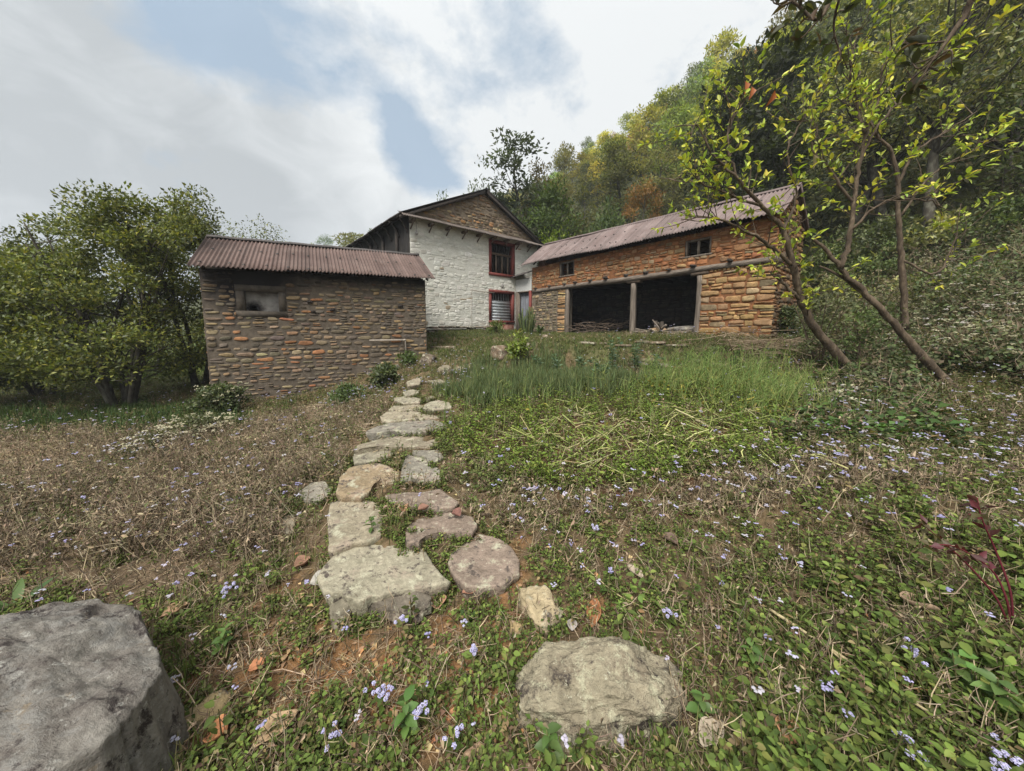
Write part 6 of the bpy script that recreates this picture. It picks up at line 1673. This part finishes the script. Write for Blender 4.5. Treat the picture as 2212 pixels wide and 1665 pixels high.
for px, py, h, lab in ((1325, 815, .85, 'tallest bean plant at the terrace edge'), (1375, 800, .62, 'silvery bean plant right of the tallest one'), (1255, 818, .5, 'bean plant left of the tallest one'), (1200, 812, .42, 'low bean plant behind the onion leaves'), (1420, 812, .5, 'bean plant at the right end of the bean row'), (1295, 832, .52, 'bean plant just in front of the tallest one'), (1160, 806, .36, 'smallest bean plant near the sapling'), (1480, 812, .5, 'leafy bean plant beside the mustard stalks'), (1530, 806, .55, 'bushy green plant before the right pillar of the barn'), (1585, 800, .5, 'green plant at the right end of the terrace edge')):
    g = G(px, py); th = thing('bean_plant', lab, 'plant', g, 'tall leafy plants along the terrace edge')
    a, b_s = MB(), MB()
    for s in range(4):
        t = np.array([random.gauss(0, .13), random.gauss(0, .13), random.uniform(.75, 1.05)]) * h
        S = spline([g, g + t * .5 + rng.normal(0, .015, 3), g + t], 5); tube(b_s, S, np.linspace(.007, .004, len(S)), 5, col=(.11, .15, .06))
        n = int(70 * h); f = rng.uniform(.12, 1.0, n); ii = np.minimum((f * (len(S) - 1)).astype(int), len(S) - 1); an = rng.uniform(0, 6.28, n)
        D = np.stack([np.cos(an), np.sin(an), rng.uniform(.1, .8, n)], 1); Ls = rng.uniform(.05, .095, n)
        leafs(a, S[ii] + nrm(D) * .015, D, rdir(n, .9), Ls, Ls * .42, palette([(.085, .14, .075), (.11, .165, .09), (.07, .115, .055), (.16, .21, .14)] if 'silvery' in lab or px < 1430 else [(.09, .14, .04), (.12, .165, .05)], n), fold=.22)
    a.build('leaves', [M['leaf']], th); b_s.build('stem', [M['leaf_matt']], th)
# spiky plant by the barn corner
g = PX(1138, 728, 12.4); g[2] = h1(g[0], g[1]); th = thing('spiky_plant', 'clump of upright spiky cactus-like stems between door and barn corner', 'plant', g)
mb = MB()
for k in range(34):
    a = random.uniform(0, 6.28); r = random.uniform(.02, .22); p = g + np.array([math.cos(a) * r, math.sin(a) * r, -.03]); h = random.uniform(.55, 1.02) * (1.1 - r)
    S = spline([p, p + np.array([math.cos(a) * .08, math.sin(a) * .08, h * .5]), p + np.array([math.cos(a) * r * .9, math.sin(a) * r * .9, h])], 3)
    tube(mb, S, np.linspace(.035, .018, len(S)), 6, col=palette([(.055, .075, .03), (.075, .095, .035), (.10, .115, .04)], 1)[0], jit=.12)
mb.build('stems', [M['leaf_matt']], th, smooth=True)
def sword(px, py, Y, n, L, w, pal, name, label, cat='plant', up=1.0):
    g = PX(px, py, Y) if Y else G(px, py); g[2] = h1(g[0], g[1]); th = thing(name, label, cat, g); mb = MB()
    for k in range(n):
        a = random.uniform(0, 6.28); l = L * random.uniform(.6, 1.1); d = nrm(np.array([math.cos(a), math.sin(a), random.uniform(.6, 1.8) * up])); s = np.array([-math.sin(a), math.cos(a), 0]) * w
        V = []; 
        for i in range(6):
            f = i / 5; c = g + d * l * f - UP * l * .35 * f * f; ww = math.sin(math.pi * (f * .86 + .12)); V += [c - s * ww, c + UP * -.15 * w * ww, c + s * ww]
        mb.add(np.array(V), [(3 * i + j, 3 * i + j + 1, 3 * i + 4 + j, 3 * i + 3 + j) for i in range(5) for j in (0, 1)], 0, palette(pal, 1, .15)[0])
    mb.build('leaves', [M['leaf']], th)
SG = [(.07, .12, .03), (.09, .15, .04), (.055, .095, .026)]
sword(1165, 732, 12.0, 14, .6, .045, [(.045, .07, .026), (.06, .09, .03)], 'sword_plant', 'dark sword-leaved plant beside the spiky clump', up=1.5)
sword(1118, 733, 11.7, 12, .42, .04, [(.22, .22, .05), (.17, .13, .04)], 'sword_plant', 'yellowing sword-leaved plant below the spiky clump', up=1.2)
sword(35, 1318, None, 9, .30, .022, SG, 'grass_clump', 'broad-bladed grass clump behind the large grey boulder', 'grass')
sword(1010, 1345, None, 6, .10, .02, SG, 'broad_leaf_plant', 'small broad-leaved plant under the largest step stone', up=1.4)
sword(640, 1042, None, 4, .16, .02, [(.16, .22, .03)], 'broad_leaf_plant', 'bright green leaf tuft behind the pale outlying slab')
def herb(px, py, h, n, L, label, pal=SG):
    g = G(px, py); th = thing('herb', label, 'plant', g); tp = g + np.array([random.gauss(0, .02), random.gauss(0, .02), h])
    mb = MB(); tube(mb, spline([g, (g + tp) / 2 + rng.normal(0, .006, 3), tp], 3), .003, 5, col=(.13, .15, .05)); mb.build('stem', [M['leaf_matt']], th)
    f = np.linspace(.25, 1, n); a = np.arange(n) * 2.4; mb = MB()
    D = np.stack([np.cos(a), np.sin(a), np.full(n, .25)], 1); Ls = L * rng.uniform(.7, 1.2, n)
    Ls = Ls * .72; leafs6(mb, g + np.outer(f, tp - g), D, rdir(n, 2.2), Ls, Ls * .62, palette(pal, n) * 1.3, fold=.2, droop=.25); mb.build('leaves', [M['leaf']], th)
herb(806, 1160, .13, 9, .075, 'slender green herb growing out of the gap in front of the squarish slab')
herb(1195, 1660, .11, 10, .07, 'leafy green herb directly in front of the lone boulder')
herb(1495, 1560, .11, 10, .07, 'leafy green herb at the right side of the lone boulder')
herb(1620, 1450, .12, 12, .06, 'bright leafy herb to the right above the lone boulder')
herb(880, 1600, .14, 12, .075, 'leafy herb below the biggest lavender cluster')
herb(470, 1420, .14, 12, .065, 'leafy herb beside the large grey boulder')
herb(2150, 1560, .16, 16, .085, 'broad-leaved herb at the lower right edge'); herb(2060, 1500, .14, 14, .075, 'leafy herb left of the lower right edge one')

# red-stemmed plant at the right
g = G(2185, 1370); th = thing('red_plant', 'crimson-stemmed plant leaning left at the right border', 'plant', g)
mb, ml = MB(), MB(); Y0 = g[1]
for pts in ([(2185, 1370, 0), (2150, 1290, .02), (2085, 1215, .05), (2030, 1165, .08), (1990, 1130, .1)], [(2182, 1370, 0), (2175, 1300, 0), (2140, 1230, .03), (2060, 1180, .0), (1995, 1180, -.03)], [(2186, 1370, 0), (2182, 1280, 0), (2150, 1190, .04), (2120, 1120, .05), (2110, 1075, .06)]):
    S = spline(np.array([PX(x, y, Y0 + d) for x, y, d in pts]), 5); tube(mb, S, np.linspace(.0048, .002, len(S)), 6, col=(.12, .022, .03))
    n = 16; k = rng.integers(len(S) // 2, len(S), n); leafs(ml, S[k], rdir(n, .2), rdir(n, 1), rng.uniform(.03, .06, n), .026, palette([(.10, .025, .03), (.075, .03, .028), (.08, .065, .03)], n), fold=.2)
mb.build('stems', [M['leaf_matt']], th, smooth=True); ml.build('leaves', [M['leaf']], th)
# long dry stalks
for pts, r, lab in (([(1660, 1335), (1800, 1430), (1950, 1530), (2060, 1600), (2190, 1670)], .0075, 'longest pale dry stalk lying diagonally in the lower right foreground'), ([(1760, 1400), (1880, 1500), (1960, 1545)], .004, 'short dry stalk lying along the longest one'), ([(1250, 1230), (1330, 1300), (1400, 1335)], .003, 'thin dry stalk lying right of the rounded reddish flagstone')):
    S = spline(np.array([G(*p) + UP * .05 for p in pts]), 6); mb = MB(); tube(mb, S, np.linspace(r, r * .45, len(S)), 6, jit=.06, col=(.40, .33, .19)); tag(mb.build('dry_stalk', [M['dry']], loc=S[0], smooth=True), lab, 'stalk')
# large fallen leaves
FL = [((1282, 1335), .14, .045, (.25, .11, .05), 1.2, 'curled rust-brown leaf standing right of the angular tan rock'), ((600, 1590), .15, .055, (.36, .25, .15), .9, 'long pale tan leaf lying at the bottom left near the boulder'),
      ((470, 1598), .07, .055, (.42, .19, .09), .2, 'orange leaf on the gravel beside the large grey boulder'), ((555, 1450), .06, .04, (.36, .16, .08), .4, 'orange-brown leaf above the gravel patch'), ((985, 1130), .075, .05, (.15, .075, .06), 2.6, 'dark curled leaf, right one on the pinkish slab'),
      ((915, 1118), .08, .035, (.20, .11, .08), .2, 'brown folded leaf, left one on the pinkish slab'), ((872, 1108), .06, .05, (.36, .19, .12), 2.0, 'light orange leaf at the left end of the pinkish slab'), ((1020, 1300), .11, .04, (.24, .12, .08), .1, 'red-brown leaf curled under the reddish flagstone'),
      ((945, 1312), .07, .06, (.34, .19, .12), 1.8, 'tan-orange leaf under the right end of the largest step stone'), ((655, 1225), .10, .06, (.21, .12, .08), .8, 'brown leaf propped on the left of the squarish slab'), ((690, 1265), .10, .07, (.30, .28, .25), .4, 'grey withered leaf left of the largest step stone'),
      ((1370, 1245), .10, .035, (.33, .27, .21), 2.2, 'pale twisted leaf right of the path in the weeds'), ((1445, 1175), .09, .05, (.13, .09, .07), 2.4, 'dark shrivelled leaf right of the path, middle distance'), ((1980, 1320), .16, .05, (.27, .19, .13), 2.9, 'long brown leaf lying on the right slope'),
      ((1970, 1490), .10, .05, (.33, .17, .09), .3, 'orange-brown leaf below the long brown leaf'), ((1700, 1590), .08, .045, (.36, .19, .10), 1.0, 'orange leaf to the right of the lone boulder'), ((1535, 1600), .13, .045, (.36, .30, .23), .6, 'pale curled leaf at the bottom right of the lone boulder'),
      ((1235, 1360), .05, .03, (.30, .27, .25), 1.4, 'small grey leaf left of the curled rust-brown leaf'), ((650, 1300), .06, .03, (.40, .29, .16), 1.3, 'small tan leaf below the grey withered leaf'), ((380, 1330), .12, .05, (.33, .21, .13), .6, 'tan leaf behind the upper right edge of the large grey boulder')]
for (p, L, w, c, a, lab) in FL:
    g = G(*p) + UP * .025
    if on_path(np.array([g[0]]), np.array([g[1]]))[0]: g = g + UP * .04
    d = np.array([math.cos(a), math.sin(a), random.uniform(0, .35)]); d = nrm(d); s = nrm(np.cross(d, UP)); n_ = np.cross(s, d)
    V = []; m = 9; q = 7; curl = random.uniform(.5, 1.0)
    for i in range(m):
        f = i / (m - 1); ww = w * math.sin(math.pi * (f * .9 + .06)) ** .8
        for j in range(q):
            t = (j / (q - 1) - .5) * 2
            V.append(g + d * L * (f - .5) + s * ww * t * (1 - .25 * curl * abs(t)) + n_ * (ww * curl * t * t * .9 + .02 * math.sin(f * 7 + t) * L * 2 + L * .3 * (f - .5) ** 2 + random.gauss(0, .0015)))
    mb = MB(); mb.add(np.array(V), [(i * q + j, i * q + j + 1, (i + 1) * q + j + 1, (i + 1) * q + j) for i in range(m - 1) for j in range(q - 1)], 0, c)
    o = mb.build('fallen_leaf', [M['dry']], loc=g, smooth=True); solid(o, .0015); tag(o, lab, 'leaf', 'large fallen leaves')

# ------------------------------------------------------------------ sky, sun, camera
SUN_EL, SUN_AZ = math.radians(54), math.radians(203)       # azimuth clockwise from +Y
wd = bpy.data.worlds.new('World'); SC.world = wd; wd.use_nodes = True
nt = wd.node_tree; nt.nodes.clear()
out = nt.nodes.new('ShaderNodeOutputWorld'); bg = N_(nt, 'ShaderNodeBackground', Strength=.10); nt.links.new(bg.outputs[0], out.inputs[0])
sky = N_(nt, 'ShaderNodeTexSky', sky_type='NISHITA', sun_disc=False, sun_elevation=SUN_EL, sun_rotation=SUN_AZ, altitude=1200, air_density=1.0, dust_density=2.0, ozone_density=1.5)
tc = N_(nt, 'ShaderNodeTexCoord')
def wnoise(scale, detail, rough, dist=0, off=(0, 0, 0), st=(1, 1, 1.6)):
    mp = N_(nt, 'ShaderNodeMapping'); mp.inputs['Location'].default_value = off; mp.inputs['Scale'].default_value = st
    nt.links.new(tc.outputs['Generated'], mp.inputs[0])
    n = N_(nt, 'ShaderNodeTexNoise', Scale=scale, Detail=detail, Roughness=rough, Distortion=dist); nt.links.new(mp.outputs[0], n.inputs['Vector']); return n.outputs[0]
def math_(op, a, b=None, c=None):
    m = N_(nt, 'ShaderNodeMath', operation=op)
    for v, i in ((a, 0), (b, 1), (c, 2)):
        if v is None: continue
        if hasattr(v, 'links'): nt.links.new(v, m.inputs[i])
        else: m.inputs[i].default_value = v
    return m.outputs[0]
def skydir(px, py):
    d = ray(px, py); return d / np.linalg.norm(d)
warp = math_('ADD', math_('MULTIPLY', wnoise(3.0, 9, .62, .15), .62), math_('MULTIPLY', wnoise(9, 8, .62, .15, (4, 2, 1)), .38))
def blob(px, py, deg, wgt):
    vm = N_(nt, 'ShaderNodeVectorMath', operation='DISTANCE'); vm.inputs[1].default_value = skydir(px, py); nt.links.new(tc.outputs['Generated'], vm.inputs[0])
    x = math_('DIVIDE', vm.outputs['Value'], math.radians(deg)); x = math_('MULTIPLY', x, x); x = math_('MULTIPLY', x, -1.0); x = math_('EXPONENT', x)
    return math_('MULTIPLY', x, wgt)
# clear gaps between the cloud banks
gap = None
for px, py, dg, wg in ((330, -60, 7, .6), (430, 50, 5, .75), (530, 120, 4.5, .7), (640, 190, 4, .55), (730, 215, 3.5, .5), (860, 250, 5, .75), (905, 330, 4.5, .8), (950, 390, 5, .8), (400, 395, 4, .6), (1180, 120, 5, .5), (1000, 170, 5, .45), (800, 120, 5, .55), (640, 40, 6, .6), (1440, 150, 4, .5), (1600, 60, 6, .6), (1080, 20, 6, .5), (1250, 230, 4, .45), (560, 560, 5, .2)):
    b = blob(px, py, dg, wg); gap = b if gap is None else math_('ADD', gap, b)
cov = math_('ADD', math_('MULTIPLY', warp, 2.7), -.46)
cov = math_('SUBTRACT', cov, math_('MULTIPLY', gap, .74))
def wramp(src, stops):
    r = ramp(nt, src, stops); return r.outputs[0]
mask = wramp(cov, [(.10, (0.10,) * 3), (.34, (.50,) * 3), (.58, (1, 1, 1))])
shade = math_('ADD', math_('ADD', math_('ADD', math_('MULTIPLY', wnoise(2.3, 5, .55, .3, (3, 1, 7)), .75), math_('MULTIPLY', wnoise(6.5, 7, .6, .5, (1, 5, 2)), .85)), -.34), math_('ADD', blob(700, 480, 14, .0), math_('SUBTRACT', math_('ADD', math_('ADD', blob(1300, 60, 32, .26), blob(1100, -900, 60, .3)), blob(800, 300, 10, .18)), math_('ADD', blob(80, 400, 28, .34), blob(520, 440, 12, .22)))))
ccol = wramp(shade, [(.25, (2.9, 3.08, 3.2)), (.52, (3.8, 3.98, 4.08)), (.82, (5.0, 5.14, 5.18))])
glow = N_(nt, 'ShaderNodeVectorMath', operation='DISTANCE'); glow.inputs[1].default_value = (math.sin(SUN_AZ) * math.cos(SUN_EL), math.cos(SUN_AZ) * math.cos(SUN_EL), math.sin(SUN_EL)); nt.links.new(tc.outputs['Generated'], glow.inputs[0])
gl = math_('ADD', math_('MULTIPLY', math_('EXPONENT', math_('MULTIPLY', math_('POWER', math_('DIVIDE', glow.outputs['Value'], .75), 2.0), -1.0)), 1.6), 1.0)      # unseen sky round the sun brightened, added as soft fill light
blue = mixc(nt, sky.outputs[0], (2.35, 3.05, 3.75), .8)
col = mixc(nt, blue, ccol, mask)
vs = N_(nt, 'ShaderNodeVectorMath', operation='SCALE'); nt.links.new(col, vs.inputs[0]); nt.links.new(gl, vs.inputs['Scale']); nt.links.new(vs.outputs[0], bg.inputs[0])

sun = bpy.data.lights.new('sun', 'SUN'); sun.energy = 3.6; sun.angle = math.radians(30); sun.color = (1, .96, .89)
so = bpy.data.objects.new('sun', sun); COL.objects.link(so)
sd = Vector((math.sin(SUN_AZ) * math.cos(SUN_EL), math.cos(SUN_AZ) * math.cos(SUN_EL), math.sin(SUN_EL)))
so.rotation_euler = sd.to_track_quat('Z', 'Y').to_euler(); so.location = (0, 0, 30)

cam = bpy.data.cameras.new('camera'); co = bpy.data.objects.new('camera', cam); COL.objects.link(co)
co.location = (0, 0, EYE); co.rotation_euler = (math.radians(90) - PITCH, 0, 0)
cam.sensor_width = 36; cam.lens = F / 2211 * 36; cam.shift_y = -(832.5 - PY0) / 2211; cam.clip_start = .05; cam.clip_end = 2000
SC.camera = co
# the thin air that pales the far wood
hz = MB(); obox(hz, (-430, -430, -40), (860, 0, 0), (0, 860, 0), (0, 0, 112)); hm, nt, o_ = nodes('air')
pv = N_(nt, 'ShaderNodeVolumePrincipled', Density=.0010); pv.inputs['Color'].default_value = (.86, .92, 1, 1); nt.links.new(pv.outputs[0], o_.inputs['Volume'])
tag(hz.build('haze', [hm]), kind='stuff')
SC.view_settings.view_transform = 'Standard'; SC.view_settings.look = 'None'; SC.view_settings.exposure = .78; SC.view_settings.gamma = 1
SC.cycles.use_denoising = True
SC.cycles.max_bounces = 6; SC.cycles.diffuse_bounces = 3; SC.cycles.glossy_bounces = 2; SC.cycles.transmission_bounces = 3; SC.cycles.transparent_max_bounces = 4
